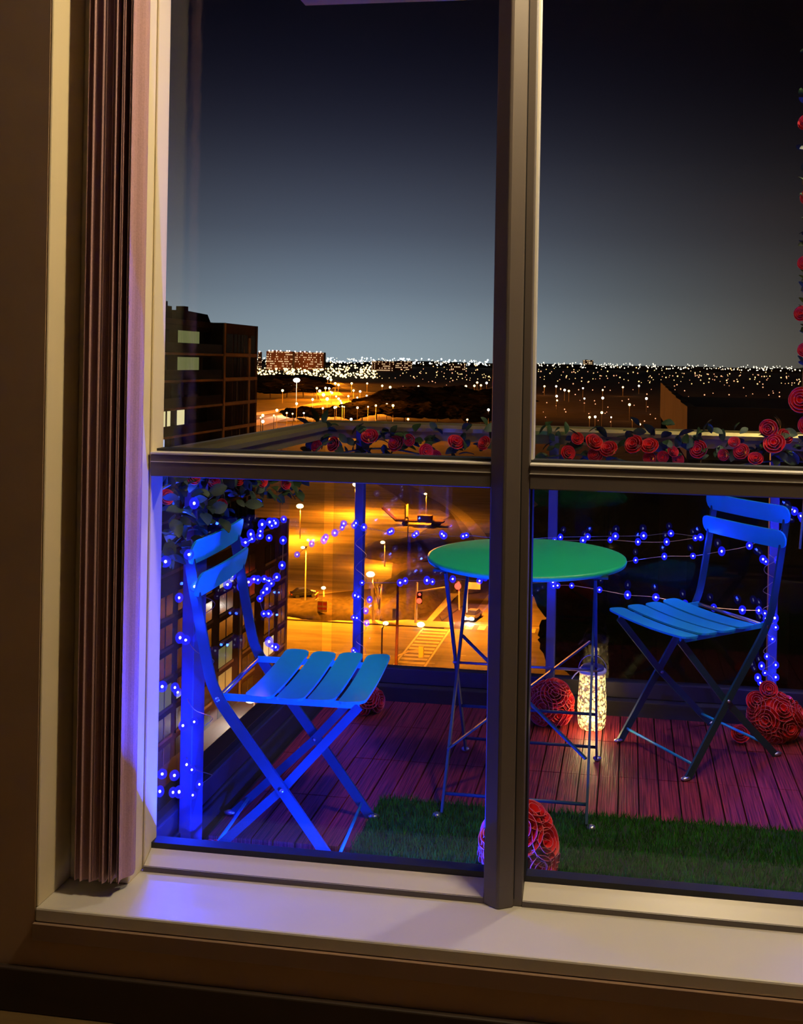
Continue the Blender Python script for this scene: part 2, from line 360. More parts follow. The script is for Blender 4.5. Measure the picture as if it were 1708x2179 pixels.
# ================================================================ VERTICAL BLIND gathered at the side
bl = thing('vertical_blind', 'mauve fabric vertical blind drawn together beside the window jamb', 'blind', (-1.06, 1.85, 0.24))
MB().box(-1.125, 1.42, 1.832, 1.868, 2.37, 2.415).build('headrail', 'bead', bl, off=bl.location)
NV = 11
for i in range(NV):
    # vanes hang nearly square to the glass, the one nearest the opening shows its broad face
    x = -1.070 + i * 0.0080; w = 0.052 if i < 6 else 0.058; yc = 1.868 + 0.0012 * i
    ang = math.radians((-24, -14, -26, -12, -22, -9, -14, -5, -15, -3, -10)[i]); m = MB(); prof = []
    for k in range(11):
        t = k / 10 - 0.5
        lx = 0.0045 * math.cos(t * math.pi * 2.4 + i * 0.5); ly = t * w
        prof.append((lx * math.cos(ang) - ly * math.sin(ang), lx * math.sin(ang) + ly * math.cos(ang)))
    th = 0.0007
    poly = [(x + a - th, yc + b) for a, b in prof] + [(x + a + th, yc + b) for a, b in reversed(prof)]
    n = len(poly) // 2; zb = 0.232 + random.uniform(-0.003, 0.004)
    vs_ = [(px, py, z) for z in (zb, 2.37) for px, py in poly]; N = 2 * n
    fs = [(j, (j + 1) % N, N + (j + 1) % N, N + j) for j in range(N)] + [(j, N - 1 - j, N - 2 - j, j + 1) for j in range(n - 1)]
    m.add(vs_, fs); m.build('vane', 'vane', bl, smooth=False, off=bl.location)

# ================================================================ BALCONY SHELL
fl = structure(MB().box(-1.30, 2.6, WYO, 3.78, -0.22, -0.030).build('floor_balcony', 'concrete'), 'balcony floor of reddish ridged deck boards', 'floor')
DP, RY = 0.0605, [3.394 + 0.290, 3.394, 3.105, 2.815, 2.525]
pl = MB().box(-DP / 2 + 0.0022, DP / 2 - 0.0022, -0.1435, 0.1435, -0.022, 0.0).mesh('deck_plank', 'deck')
for r in range(4):
    for k in range(-18, 26):
        x = -0.0125 + (k + 0.5) * DP
        if x < -1.09 or x > 1.45: continue
        link('deck_plank', pl, fl, (x, (RY[r] + RY[r + 1]) / 2, random.uniform(-0.0008, 0.0008)))
MB().box(-1.12, 1.5, 2.525, 3.684, -0.0295, -0.0225).build('tile_base', 'gasket', fl)
kb = structure(MB().box(-1.30, 2.6, 3.645, 3.78, -0.029, 0.055).build('trim_3', 'concrete', bevel=0.004), 'low concrete kerb under the balcony railing', 'kerb')
MB().box(-1.30, -1.13, WYO, 3.645, -0.029, 0.055).build('kerb_side', 'concrete', kb, bevel=0.004)
structure(MB().box(-1.267, 2.8, WYO, 3.68, 2.655, 2.87).build('ceiling_balcony', 'soffit'), 'underside of the balcony above with a pale yellow edge', 'soffit')
wo = MB().box(-3.2, 3.8, WYO, WYO + 0.02, -4, -0.03)

# artificial turf: backing and blades
GX0, GX1, GY0, GY1 = -0.70, 1.5, 2.10, 2.82
nb = 62000
bx = np.random.uniform(GX0, GX1, nb); by = np.random.uniform(GY0, GY1 + 0.008, nb)
edge = 0.010 * np.sin(bx * 37) + 0.006 * np.sin(bx * 91)
by = np.minimum(by, GY1 + edge)
h = np.random.uniform(0.014, 0.028, nb); an = np.random.uniform(0, 6.283, nb); ln = np.random.uniform(0, 0.016, nb); la = np.random.uniform(0, 6.283, nb); bw = 0.0016
vv = np.zeros((nb, 3, 3), np.float32); z0 = 0.0 * by
vv[:, 0] = np.stack([bx - bw * np.cos(an), by - bw * np.sin(an), z0 + 0.001], 1); vv[:, 1] = np.stack([bx + bw * np.cos(an), by + bw * np.sin(an), z0 + 0.001], 1)
vv[:, 2] = np.stack([bx + ln * np.cos(la), by + ln * np.sin(la), z0 + h], 1)
gm = bpy.data.meshes.new('turf_blades'); gm.vertices.add(nb * 3); gm.vertices.foreach_set('co', vv.ravel())
gm.loops.add(nb * 3); gm.loops.foreach_set('vertex_index', np.arange(nb * 3, dtype=np.int32))
gm.polygons.add(nb); gm.polygons.foreach_set('loop_start', np.arange(0, nb * 3, 3, dtype=np.int32)); gm.update(calc_edges=True); gm.materials.append(MT['blade'])
go = link('artificial_turf', gm); tag(go, 'dark green artificial grass strip lying along the window', 'turf', None, 'stuff')
tb = MB().box(GX0, GX1, 2.525, GY1, 0.0005, 0.003); tb.box(GX0, GX1, GY0, 2.525, -0.0285, 0.003); tb.build('turf_backing', 'turf', go)

# ================================================================ RAILING
RYF, RXS, RZ = 3.70, -1.16, 1.05
rl = thing('balcony_railing', 'glass balcony railing with metal top rail and slim posts', 'railing', (-0.3, RYF, 0.055))
off = rl.location
m = MB(); prof = [(-0.032, 0.0), (-0.034, 0.014), (-0.026, 0.026), (-0.010, 0.032), (0.010, 0.032), (0.026, 0.026), (0.034, 0.014), (0.032, 0.0)]
m.prismx([(RYF + a, RZ - 0.030 + b) for a, b in prof], RXS - 0.034, 2.6); m.build('top_rail', 'alu', rl, smooth=False, off=off)
m = MB(); nP = len(prof)
m.add([(RXS + a, y, RZ - 0.030 + b) for y in (WYO, RYF - 0.034) for a, b in prof], [tuple(range(nP - 1, -1, -1)), tuple(range(nP, 2 * nP))] + [(i, (i + 1) % nP, nP + (i + 1) % nP, nP + i) for i in range(nP)])
m.build('top_rail', 'alu', rl, off=off)
MB().box(RXS, 2.6, RYF - 0.012, RYF + 0.012, 0.985, 1.018).build('glass_channel', 'alu', rl, off=off)
MB().box(RXS - 0.012, RXS + 0.012, WYO, RYF, 0.985, 1.018).build('glass_channel', 'alu', rl, off=off)
MB().box(RXS, 2.6, RYF - 0.022, RYF + 0.022, 0.0555, 0.115).build('bottom_rail', 'railbase', rl, off=off, bevel=0.004)
MB().box(RXS - 0.022, RXS + 0.022, WYO, RYF - 0.023, 0.0555, 0.115).build('bottom_rail', 'railbase', rl, off=off, bevel=0.004)
PX = [-1.008, -0.273, 0.522, 1.30, 2.08]
for x in PX:
    MB().box(x - 0.0165, x + 0.0165, RYF - 0.062, RYF - 0.024, -0.0, 1.02).build('post', 'post', rl, off=off, bevel=0.003)
for y in (2.456,):
    MB().box(RXS + 0.024, RXS + 0.058, y - 0.036, y + 0.036, 0.0, 1.02).build('post', 'post', rl, off=off, bevel=0.003)
cuts = [RXS + 0.03, -1.004, -0.277, 0.518, 1.296, 2.6]
for a, b in zip(cuts[:-1], cuts[1:]):
    MB().box(a + 0.006, b - 0.006, RYF - 0.005, RYF + 0.005, 0.116, 0.984).build('glass_panel', 'balglass', rl, off=off)
for a, b in ((WYO, 2.456), (2.456, 3.20), (3.20, RYF - 0.02)):
    MB().box(RXS - 0.005, RXS + 0.005, a + 0.006, b - 0.006, 0.116, 0.984).build('glass_panel', 'balglass', rl, off=off)

# ================================================================ TABLE
TC = Vector((-0.300, 2.985, 0))
tb = thing('bistro_table', 'round green metal bistro table with folding crossed legs', 'table', TC)
MB().lathe([(0.0, 0.684), (0.290, 0.684), (0.300, 0.687), (0.302, 0.694), (0.300, 0.700), (0.292, 0.7015), (0.0, 0.7015)], 64).build('table_top', 'table', tb, smooth=True)
def flatbar(m, a, b, w=0.020, t=0.007, axis=(1, 0, 0)): return m.tube([a, b], 0, flat=(axis, w, t))
fx = 0.215
for s in (-1, 1):
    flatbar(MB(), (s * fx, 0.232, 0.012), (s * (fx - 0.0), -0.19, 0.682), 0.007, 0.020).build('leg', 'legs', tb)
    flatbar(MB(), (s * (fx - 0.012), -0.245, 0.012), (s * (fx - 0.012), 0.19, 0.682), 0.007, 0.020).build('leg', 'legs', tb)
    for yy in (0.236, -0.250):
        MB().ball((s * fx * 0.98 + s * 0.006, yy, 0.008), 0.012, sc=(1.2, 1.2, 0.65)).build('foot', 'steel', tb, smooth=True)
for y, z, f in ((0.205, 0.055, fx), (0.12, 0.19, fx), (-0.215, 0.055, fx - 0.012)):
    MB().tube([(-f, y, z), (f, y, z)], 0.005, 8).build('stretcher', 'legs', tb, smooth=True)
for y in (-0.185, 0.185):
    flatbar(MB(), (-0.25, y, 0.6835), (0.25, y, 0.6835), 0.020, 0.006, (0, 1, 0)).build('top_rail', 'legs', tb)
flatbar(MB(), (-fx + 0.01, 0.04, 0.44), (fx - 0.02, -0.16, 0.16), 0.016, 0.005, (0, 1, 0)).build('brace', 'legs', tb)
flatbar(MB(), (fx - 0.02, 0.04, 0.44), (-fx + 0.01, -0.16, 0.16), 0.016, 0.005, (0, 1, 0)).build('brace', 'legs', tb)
MB().tube([(-fx - 0.006, -0.004, 0.365), (fx + 0.006, -0.004, 0.365)], 0.004, 8).build('pivot_rod', 'steel', tb, smooth=True)

# ================================================================ CHAIRS
def slat_mesh(name, L, W, sag, thick=0.006, rad=0.022, flat_axis='z'):
    """rounded-end slat, long in y, wide in x, dipping by sag in the middle"""
    out = []; ny = 16
    hw, hl = W / 2, L / 2
    m = MB(); rows = []
    ys = sorted(set([-hl, -hl + rad * 0.15, -hl + rad * 0.5, -hl + rad] + list(np.linspace(-hl + rad, hl - rad, ny)) + [hl - rad, hl - rad * 0.5, hl - rad * 0.15, hl]))
    for y in ys:
        d = max(0, abs(y) - (hl - rad)); hx = hw - rad + math.sqrt(max(0, rad * rad - d * d)); z = -sag * (1 - (y / hl) ** 2)
        rows.append((hx, y, z))
    vs_ = []
    for hx, y, z in rows: vs_ += [(-hx, y, z), (hx, y, z), (hx, y, z - thick), (-hx, y, z - thick)]
    fs = []
    for i in range(len(rows) - 1):
        a = i * 4; b = a + 4
        fs += [(a, a + 1, b + 1, b), (a + 1, a + 2, b + 2, b + 1), (a + 2, a + 3, b + 3, b + 2), (a + 3, a, b, b + 3)]
    fs += [(3, 2, 1, 0), tuple(len(vs_) - 4 + k for k in range(4))]
    m.add(vs_, fs); return m
SEATM = slat_mesh('seat_slat', 0.400, 0.068, 0.009).mesh('seat_slat', 'chair')
BACKM = slat_mesh('back_slat', 0.400, 0.060, 0.007, rad=0.026).mesh('back_slat', 'chair')
def make_chair(label, loc, rz):
    """local: x forward, y left, origin on the floor between the feet"""
    c = thing('bistro_chair', label, 'chair', loc, rz, 'folding bistro chairs on the balcony')
    for i in range(4): link('seat_slat', SEATM, c, (0.201 - i * 0.077, 0, 0.456 + (0.004 if i == 3 else 0) - 0.002 * (i == 0)), (0, math.radians(-3 + 2 * i), 0))
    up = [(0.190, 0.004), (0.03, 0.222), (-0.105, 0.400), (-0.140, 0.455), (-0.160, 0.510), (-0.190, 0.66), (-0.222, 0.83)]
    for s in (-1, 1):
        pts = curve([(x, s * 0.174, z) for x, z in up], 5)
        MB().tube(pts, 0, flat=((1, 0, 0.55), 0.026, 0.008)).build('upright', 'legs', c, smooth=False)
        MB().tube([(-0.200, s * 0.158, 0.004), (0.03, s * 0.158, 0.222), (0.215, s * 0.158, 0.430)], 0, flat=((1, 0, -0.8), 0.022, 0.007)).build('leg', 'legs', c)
        MB().tube([(0.215, s * 0.158, 0.432), (0.02, s * 0.158, 0.437), (-0.135, s * 0.158, 0.441)], 0, flat=((0, 0, 1), 0.016, 0.006)).build('seat_rail', 'chair', c)
        for xx, yy in ((0.197, 0.174), (-0.207, 0.158)):
            MB().ball((xx, s * yy, 0.007), 0.014, sc=(1.3, 0.8, 0.5)).build('foot', 'steel', c, smooth=True)
        MB().tube([(0.03, s * 0.150, 0.222), (0.03, s * 0.183, 0.222)], 0.005, 8).build('rivet', 'steel', c, smooth=True)
    MB().tube([(0.163, -0.174, 0.042), (0.163, 0.174, 0.042)], 0.0045, 8).build('stretcher', 'chair', c, smooth=True)
    MB().tube([(-0.155, -0.158, 0.048), (-0.155, 0.158, 0.048)], 0.0045, 8).build('stretcher', 'chair', c, smooth=True)
    MB().tube([(-0.136, -0.178, 0.440), (-0.136, 0.178, 0.440)], 0.0065, 8).build('seat_bar', 'steel', c, smooth=True)
    for k, (x, z) in enumerate(((-0.199, 0.722), (-0.215, 0.802))):
        link('back_slat', BACKM, c, (x + 0.010, 0, z), (0, math.radians(-79), 0))
    return c
ZT = 0.0
A, B, Cc = Vector((-0.017, 3.389, 0)), Vector((0.196, 3.12, 0)), Vector((0.506, 3.355, 0))
mid = (A + B) / 2; back = (Cc - B).normalized(); ctr = mid + back * 0.195
make_chair('blue slatted folding chair beyond the table, turned towards the glowing jar', ctr, math.atan2(-back.y, -back.x))
make_chair('blue slatted folding chair beside the light-wrapped post and gathered blind', (-0.873, 2.51, ZT), math.radians(4.5))

# ================================================================ ROSES AND LEAVES
def rose_mesh():
    m = MB(); rs = random.Random(3)
    m.ball((0, 0, 0.15), 0.36, 10, 6, (1, 1, 0.95))
    rings = [(3, 0.26, 0.20, 0.95, 0.10), (4, 0.48, 0.10, 0.92, 0.14), (5, 0.72, -0.10, 0.78, 0.22), (6, 0.92, -0.25, 0.52, 0.30)]
    for cnt, rad, zb, zt, flare in rings:
        for k in range(cnt):
            a0 = 2 * math.pi * (k + rs.random() * 0.3) / cnt; sp = 2 * math.pi / cnt * 0.72; nu, nv = 6, 4
            vs_ = []
            for j in range(nv + 1):
                v = j / nv
                for i in range(nu + 1):
                    u = i / nu - 0.5; a = a0 + u * sp * 2 * (0.55 + 0.45 * math.sin(v * 1.6))
                    rr = rad * (0.45 + 0.55 * math.sin(v * math.pi * 0.55)) + flare * v ** 3 + 0.05 * u
                    z = zb * (1 - v) - 0.3 * (1 - v) ** 2 + (zt - 0.55 * zt * (2 * u) ** 4 * 0.6) * v - 0.10 * v ** 4
                    vs_.append((rr * math.cos(a), rr * math.sin(a), z))
            fs = []; o = len(m.v)
            q = [(j * (nu + 1) + i, j * (nu + 1) + i + 1, (j + 1) * (nu + 1) + i + 1, (j + 1) * (nu + 1) + i) for j in range(nv) for i in range(nu)]
            m.add(vs_, q[:-nu], 0); s0 = len(m.v) - len(vs_)
            m.f += [tuple(x + s0 for x in f) for f in q[-nu:]]; m.mi += [0] * nu
            # rolled pale rim as a thin tube along the top edge
            top = vs_[-(nu + 1):]; m.tube(top, 0.016, 4, mi=1)
    return m.mesh('rose', ['red', 'rim'], True)
ROSE = rose_mesh()
def leaf_mesh():
    m = MB(); vs_ = []; n = 5
    for i in range(n + 1):
        t = i / n; w = 0.34 * math.sin(math.pi * min(1, t * 0.95 + 0.02)) ** 0.8 * (1 - 0.25 * t); z = 0.10 * math.sin(t * 3)
        vs_ += [(-w, t, z + 0.10 * w), (0, t, z - 0.02), (w, t, z + 0.10 * w)]
    fs = []
    for i in range(n):
        a = i * 3; fs += [(a, a + 1, a + 4, a + 3), (a + 1, a + 2, a + 5, a + 4)]
    k = len(vs_); vs_ += [(x, y, z - 0.02) for x, y, z in vs_]
    fs += [tuple(j + k for j in reversed(f)) for f in fs]
    m.add(vs_, fs); return m.mesh('leaf', 'leaf', True)
LEAF = leaf_mesh()
rr = random.Random(11)
def aim(d, roll=0.0):
    """rotation that turns local +Z towards d"""
    q = Vector(d).normalized().to_track_quat('Z', 'Y'); return (q.to_matrix() @ Matrix.Rotation(roll, 3, 'Z')).to_euler()
def put_rose(parent, p, r, d):
    o = link('rose', ROSE, parent, Vector(p) - parent.location, aim(d, rr.uniform(0, 6))); o.scale = (r, r, r * rr.uniform(0.85, 1.05)); return o
def put_leaf(parent, p, s, d):
    q = Vector(d).normalized().to_track_quat('Y', 'Z').to_matrix() @ Matrix.Rotation(rr.uniform(-1.3, 1.3), 3, 'Y')
    o = link('leaf', LEAF, parent, Vector(p) - parent.location, q.to_euler()); o.scale = (s, s, s); return o

# garland on the front rail
ga = thing('rose_garland', 'red rose garland with leaves wound along the front top rail', 'garland', (-0.3, 3.62, 0.95))
vp = [(-1.10 + i * 0.13, 3.625 + 0.012 * math.sin(i * 1.7), 0.93 + 0.025 * math.sin(i * 1.1)) for i in range(19)]
MB().tube(curve(vp, 4), 0.0035, 5).build('vine', 'vine', ga, off=ga.location)
FR = [(787, 931, 17), (845, 944, 17), (872, 936, 12), (968, 943, 16), (1032, 944, 14), (712, 946, 15), (1228, 934, 12), (1262, 944, 18), (1268, 968, 15),
      (1207, 964, 14), (1296, 958, 17), (1350, 947, 18), (1382, 951, 17), (1383, 975, 13), (1410, 972, 11), (1487, 957, 17), (1441, 978, 12), (1430, 962, 11), (1562, 942, 11),
      (1578, 962, 15), (1607, 978, 14), (1636, 912, 17), (1648, 946, 20), (1668, 930, 15), (905, 960, 14), (925, 972, 13), (675, 950, 12), (1090, 950, 14), (1540, 968, 11)]
for x, y, s in FR:
    p = at(x, y, Y=3.60 + rr.uniform(-0.02, 0.015)); put_rose(ga, p, s / 2100 * 3.65 * 0.92, (rr.uniform(-0.6, 0.6), -1, rr.uniform(-0.1, 0.9)))
for i in range(285):
    x = rr.uniform(640, 1760); y = rr.gauss(950, 19); y = min(max(y, 905), 990)
    if rr.random() < 0.08: y = rr.uniform(895, 915)
    p = at(x, y, Y=3.632 + rr.uniform(-0.03, 0.015)); put_leaf(ga, p, rr.uniform(0.032, 0.060), (rr.uniform(-1, 1), rr.uniform(-0.9, 0.2), rr.uniform(-0.9, 0.7)))
for x, y, dx, dz in ((690, 888, 0.3, 1), (676, 886, -0.4, 1), (660, 893, -1, 0.6), (1235, 925, -0.8, 0.9)):
    put_leaf(ga, at(x, y + 14, Y=3.61), 0.060, (dx, -0.3, dz))
# garland on the side rail: a hanging mass of leaves
gs = thing('leaf_garland', 'dark leafy garland hanging over the side railing above the wrapped post', 'garland', (-1.10, 2.7, 0.95))
vp = [(-1.10 + 0.012 * math.sin(i), 2.15 + i * 0.13, 0.96 + 0.02 * math.sin(i * 1.3)) for i in range(12)]
MB().tube(curve(vp, 4), 0.0035, 5).build('vine', 'vine', gs, off=gs.location)
for i in range(230):
    x = rr.uniform(335, 640); lim = 1040 + 150 * max(0, 1 - ((x - 335) / 160)) ** 0.7 + (45 if 440 < x < 560 else 22) * rr.random()
    y = rr.uniform(985, lim)
    p = at(x, y, X=-1.10 + rr.uniform(-0.02, 0.035)); put_leaf(gs, p, rr.uniform(0.030, 0.058), (rr.uniform(-0.5, 1), rr.uniform(-1, 1), rr.uniform(-1, 0.4)))
for x, y, s in ((452, 1023, 13), (556, 1024, 12), (606, 1030, 12), (410, 1016, 12), (352, 1058, 12), (470, 1075, 11), (505, 1020, 12)):
    put_rose(gs, at(x, y, X=-1.075), s / 2100 * 2.7, (1, -0.7, 0.3))
# garland dropping beside the window on the far side
gv = thing('hanging_rose_vine', 'hanging vine with red roses at the edge of the window view', 'vine', (0.56, 3.30, 1.2))
vp = [(0.565 + 0.012 * math.sin(i * 2), 3.30, 2.62 - i * 0.16) for i in range(13)]
MB().tube(curve(vp, 4), 0.004, 5).build('vine', 'vine', gv, off=gv.location)
for x, y, s in ((1706, 668, 13), (1707, 852, 22), (1712, 560, 12), (1722, 420, 15), (1712, 745, 12), (1716, 262, 14), (1719, 905, 16)):
    put_rose(gv, at(x, y, Y=3.27), s / 2100 * 3.3, (-0.5, -1, 0.2))
for i in range(110):
    y = rr.uniform(60, 940); x = 1718 + rr.uniform(-11, 18)
    put_leaf(gv, at(x, y, Y=3.30 + rr.uniform(-0.03, 0.03)), rr.uniform(0.022, 0.042), (rr.uniform(-1, 0.6), rr.uniform(-1, 0.3), rr.uniform(-0.6, 1)))
for y in (214, 518, 575, 592, 606, 640, 655):
    put_leaf(gv, at(1714, y + 6, Y=3.28), 0.030, (-1, -0.2, 0.8))

# heaped foam-rose clusters on the deck
def cluster(label, c, rx, ry, rz_, n, rs, seed, name='rose_cluster', extra=()):
    q = random.Random(seed); t = thing(name, label, 'artificial flowers', c, 0, 'heaps of red foam roses on the balcony floor')
    MB().ball((0, 0, rz_ * 0.5), 1.0, 14, 8, (rx * 0.72, ry * 0.72, rz_ * 0.46)).build('core', 'red', t, smooth=True)
    k = 0; gold = 2.39996
    for i in range(n):
        zz = 0.96 - 1.75 * (i + 0.5) / n; a = i * gold + q.random() * 0.4; rad = math.sqrt(max(0, 1 - zz * zz))
        d = Vector((rad * math.cos(a), rad * math.sin(a), zz))
        p = Vector((d.x * rx * 0.86, d.y * ry * 0.86, rz_ * 0.5 + d.z * rz_ * 0.42)); r = rs * q.uniform(0.85, 1.12)
        p.z = max(p.z, r * 0.75)
        o = link('rose', ROSE, t, p - d * r * 0.3, aim(d + Vector((0, -0.15, 0.1)), q.uniform(0, 6))); o.scale = (r,) * 3
    for ex, ey, ez, er in extra:
        o = link('rose', ROSE, t, (ex, ey, ez), aim((ex, -0.6, 0.5))); o.scale = (er,) * 3
    return t
cluster('heap of red foam roses leaning next to the glowing glass jar', (-0.262, 3.515, 0), 0.078, 0.058, 0.150, 15, 0.038, 1, extra=((-0.105, -0.03, 0.03, 0.030),))
cluster('heap of red foam roses at the foot of the post with dangling blue lights', (0.515, 3.515, 0), 0.088, 0.068, 0.150, 16, 0.038, 2, extra=((-0.118, -0.05, 0.028, 0.026), (-0.02, 0.01, 0.165, 0.026), (-0.06, 0.0, 0.125, 0.030)))
cluster('tall heap of red roses on the grass close behind the mullion', (-0.252, 2.42, -0.02), 0.085, 0.075, 0.215, 17, 0.046, 3)
cluster('small heap of red roses by the kerb beyond the empty seat', (-0.935, 3.520, 0), 0.055, 0.050, 0.085, 10, 0.030, 4)
cluster('dim heap of red roses in the dark corner below the wrapped post', (-1.03, 2.33, -0.028), 0.075, 0.07, 0.085, 10, 0.034, 5)

# ================================================================ BLUE FAIRY LIGHTS
m = MB(); m.ball((0, 0, 0), 0.0030, 8, 6, mi=0); m.ball((0, 0, 0), 0.0115, 10, 8, mi=1)  # LED core, then the added halo shell
BULB = m.mesh('led_bulb', ['ledcore', 'halo'], True)
BLUE = (0.006, 0.028, 1.0)
def string(label, bulbs, wires, lights, energy, name='fairy_lights'):
    """bulbs: 3D points; wires: lists of 3D points; lights: bulb numbers that carry the lamp's light"""
    c = Vector(bulbs[0]); t = thing(name, label, 'string lights', c, 0, 'blue fairy lights on the balcony')
    for w in wires:
        if len(w) > 1: MB().tube(curve(w, 4), 0.0009, 4).build('wire', 'wire', t, off=c)
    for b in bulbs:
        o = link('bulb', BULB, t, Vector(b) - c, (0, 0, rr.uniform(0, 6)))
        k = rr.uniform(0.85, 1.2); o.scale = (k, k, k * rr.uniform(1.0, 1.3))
    for i in lights:
        lo = lamp('led_light', Vector(bulbs[i % len(bulbs)]) + Vector((0.0, -0.016, 0.0)), energy, BLUE, 0.004)
def pz(lst, **k): return [at(x, y, **k) for x, y in lst]
YF = 3.618
s1 = pz([(632, 1180), (663, 1157), (689, 1149), (693, 1143), (712, 1134), (728, 1122), (731, 1114), (753, 1118), (757, 1113), (774, 1122), (829, 1132), (833, 1130), (886, 1135), (881, 1139), (940, 1136), (944, 1140), (985, 1141), (992, 1139),
         (1090, 1147), (1192, 1143), (1250, 1142), (1309, 1141), (1369, 1140), (1427, 1135), (1490, 1143)], Y=YF)
string('blue fairy light wire running along the glass from the corner behind the table', s1, [s1], (2, 9, 14, 20, 24), 0.45)
s2 = pz([(1180, 1150), (1240, 1150), (1298, 1149), (1357, 1153), (1418, 1153), (1479, 1145)], Y=YF + 0.012)
string('blue fairy light wire sagging just under the uppermost one beyond the table', s2, [s2], (3,), 0.4)
s3 = pz([(1290, 1203), (1352, 1192), (1413, 1184), (1474, 1183), (1535, 1173), (1594, 1161), (1645, 1135), (1665, 1131), (1690, 1088), (1684, 1084), (1703, 1098), (1706, 1104)], Y=YF)
string('blue fairy light wire rising behind the far chair back towards the window edge', s3, [s3[:8] + s3[9:]], (2, 6, 9), 0.5)
s4 = pz([(770, 1240), (851, 1240), (862, 1236), (908, 1235), (920, 1238), (963, 1232), (1020, 1236), (1032, 1230), (1100, 1242), (1176, 1238), (1177, 1247), (1186, 1246), (1216, 1246), (1275, 1255), (1335, 1266), (1395, 1271), (1457, 1285), (1518, 1293), (1579, 1298), (1614, 1299)], Y=YF)
string('blue fairy light wire sagging low across the railing under the table top', s4, [s4], (2, 7, 10, 15, 18), 0.45)
s5 = pz([(1623, 1190), (1629, 1195), (1653, 1192), (1627, 1305), (1629, 1316), (1648, 1315), (1624, 1328), (1633, 1330), (1650, 1335), (1629, 1338), (1643, 1360), (1631, 1397), (1620, 1417), (1650, 1415), (1627, 1432), (1612, 1442), (1650, 1441), (1617, 1453)], Y=3.615)
w5 = [at(1636 + 14 * math.sin(i * 1.9), 1180 + i * 13, Y=3.612 + 0.0 * i) for i in range(22)]
string('blue fairy lights dangling around the post beside the far chair', s5, [w5], (0, 5, 10, 16), 0.7)
s6 = pz([(755, 1267), (762, 1270), (752, 1314), (759, 1315), (780, 1326), (752, 1384), (755, 1389), (778, 1300), (786, 1276)], Y=3.612)
w6 = [at(768 + 12 * math.sin(i * 1.6), 1118 + i * 13, Y=3.612) for i in range(22)]
string('blue fairy lights spiralling down the post left of the table', s6, [w6], (0, 3, 6), 0.7)
XP = -1.075
s7 = [at(x, y, X=XP + rr.uniform(-0.02, 0.02)) for x, y in ((413, 1071), (402, 1180), (414, 1248), (381, 1272), (383, 1357), (395, 1362), (372, 1463), (378, 1473), (345, 1461), (389, 1544), (413, 1536), (397, 1627), (408, 1638), (345, 1647), (371, 1650), (424, 1669), (340, 1684), (368, 1686), (381, 1685), (410, 1692), (352, 1195))]
w7 = [Vector((-1.098 + 0.030 * math.cos(i * 1.25), 2.456 + 0.050 * math.sin(i * 1.25), 0.95 - i * 0.030)) for i in range(29)]
string('tangle of bright blue fairy lights wound down the post nearest the window', s7, [w7], (0, 2, 4, 7, 10, 12, 19), 2.8)
s8 = [at(320 + x / 4.358, 980 + y / 4.358, X=-1.105 + rr.uniform(-0.012, 0.02)) for x, y in ((1035, 592), (1105, 570), (1145, 558), (1160, 580), (1125, 603), (1235, 545), (1020, 655), (1015, 697), (930, 683), (940, 725), (1100, 718), (1230, 740), (825, 750), (880, 760),
      (1220, 972), (758, 1070), (715, 1150), (835, 1165), (910, 1127), (960, 1100), (995, 1106), (1055, 1098), (1100, 1115), (1120, 1140), (1170, 1082), (1080, 1190), (1045, 1225), (1050, 1420), (1095, 1420), (1015, 1280), (1100, 1680), (1130, 1720), (1010, 1790), (1160, 1730), (1045, 1830))]
w8 = [s8[i] for i in (16, 15, 17, 18, 19, 21, 22, 24, 14, 11)]; w8b = [s8[i] for i in (12, 13, 9, 8, 7, 6, 0, 1, 2, 5)]; w8c = [s8[i] for i in (23, 25, 26, 29, 27, 28, 30, 31, 33)]
string('blue fairy lights bunched along the side railing behind the near chair', s8, [w8, w8b, w8c], (0, 9, 16, 22, 28, 31), 0.6)

s9 = [Vector((0.62 + 0.05 * math.sin(i * 2.1), 3.26 + 0.03 * math.cos(i * 1.7), 1.12 - 0.045 * i)) for i in range(12)]
string('blue fairy lights twisted through the hanging rose vine', s9, [s9], (0, 4, 8, 11), 1.3)
s10 = [Vector((-0.60 + 0.027 * i, 2.165 + 0.018 * math.sin(i * 2.4), 0.075 + 0.03 * math.sin(i * 1.3))) for i in range(10)]  # added bundle below the sightline, throws blue onto the gathered blind
string('unseen heap of blue fairy lights added outside the window to tint the blind', s10, [s10], (0, 4, 8), 55.0)

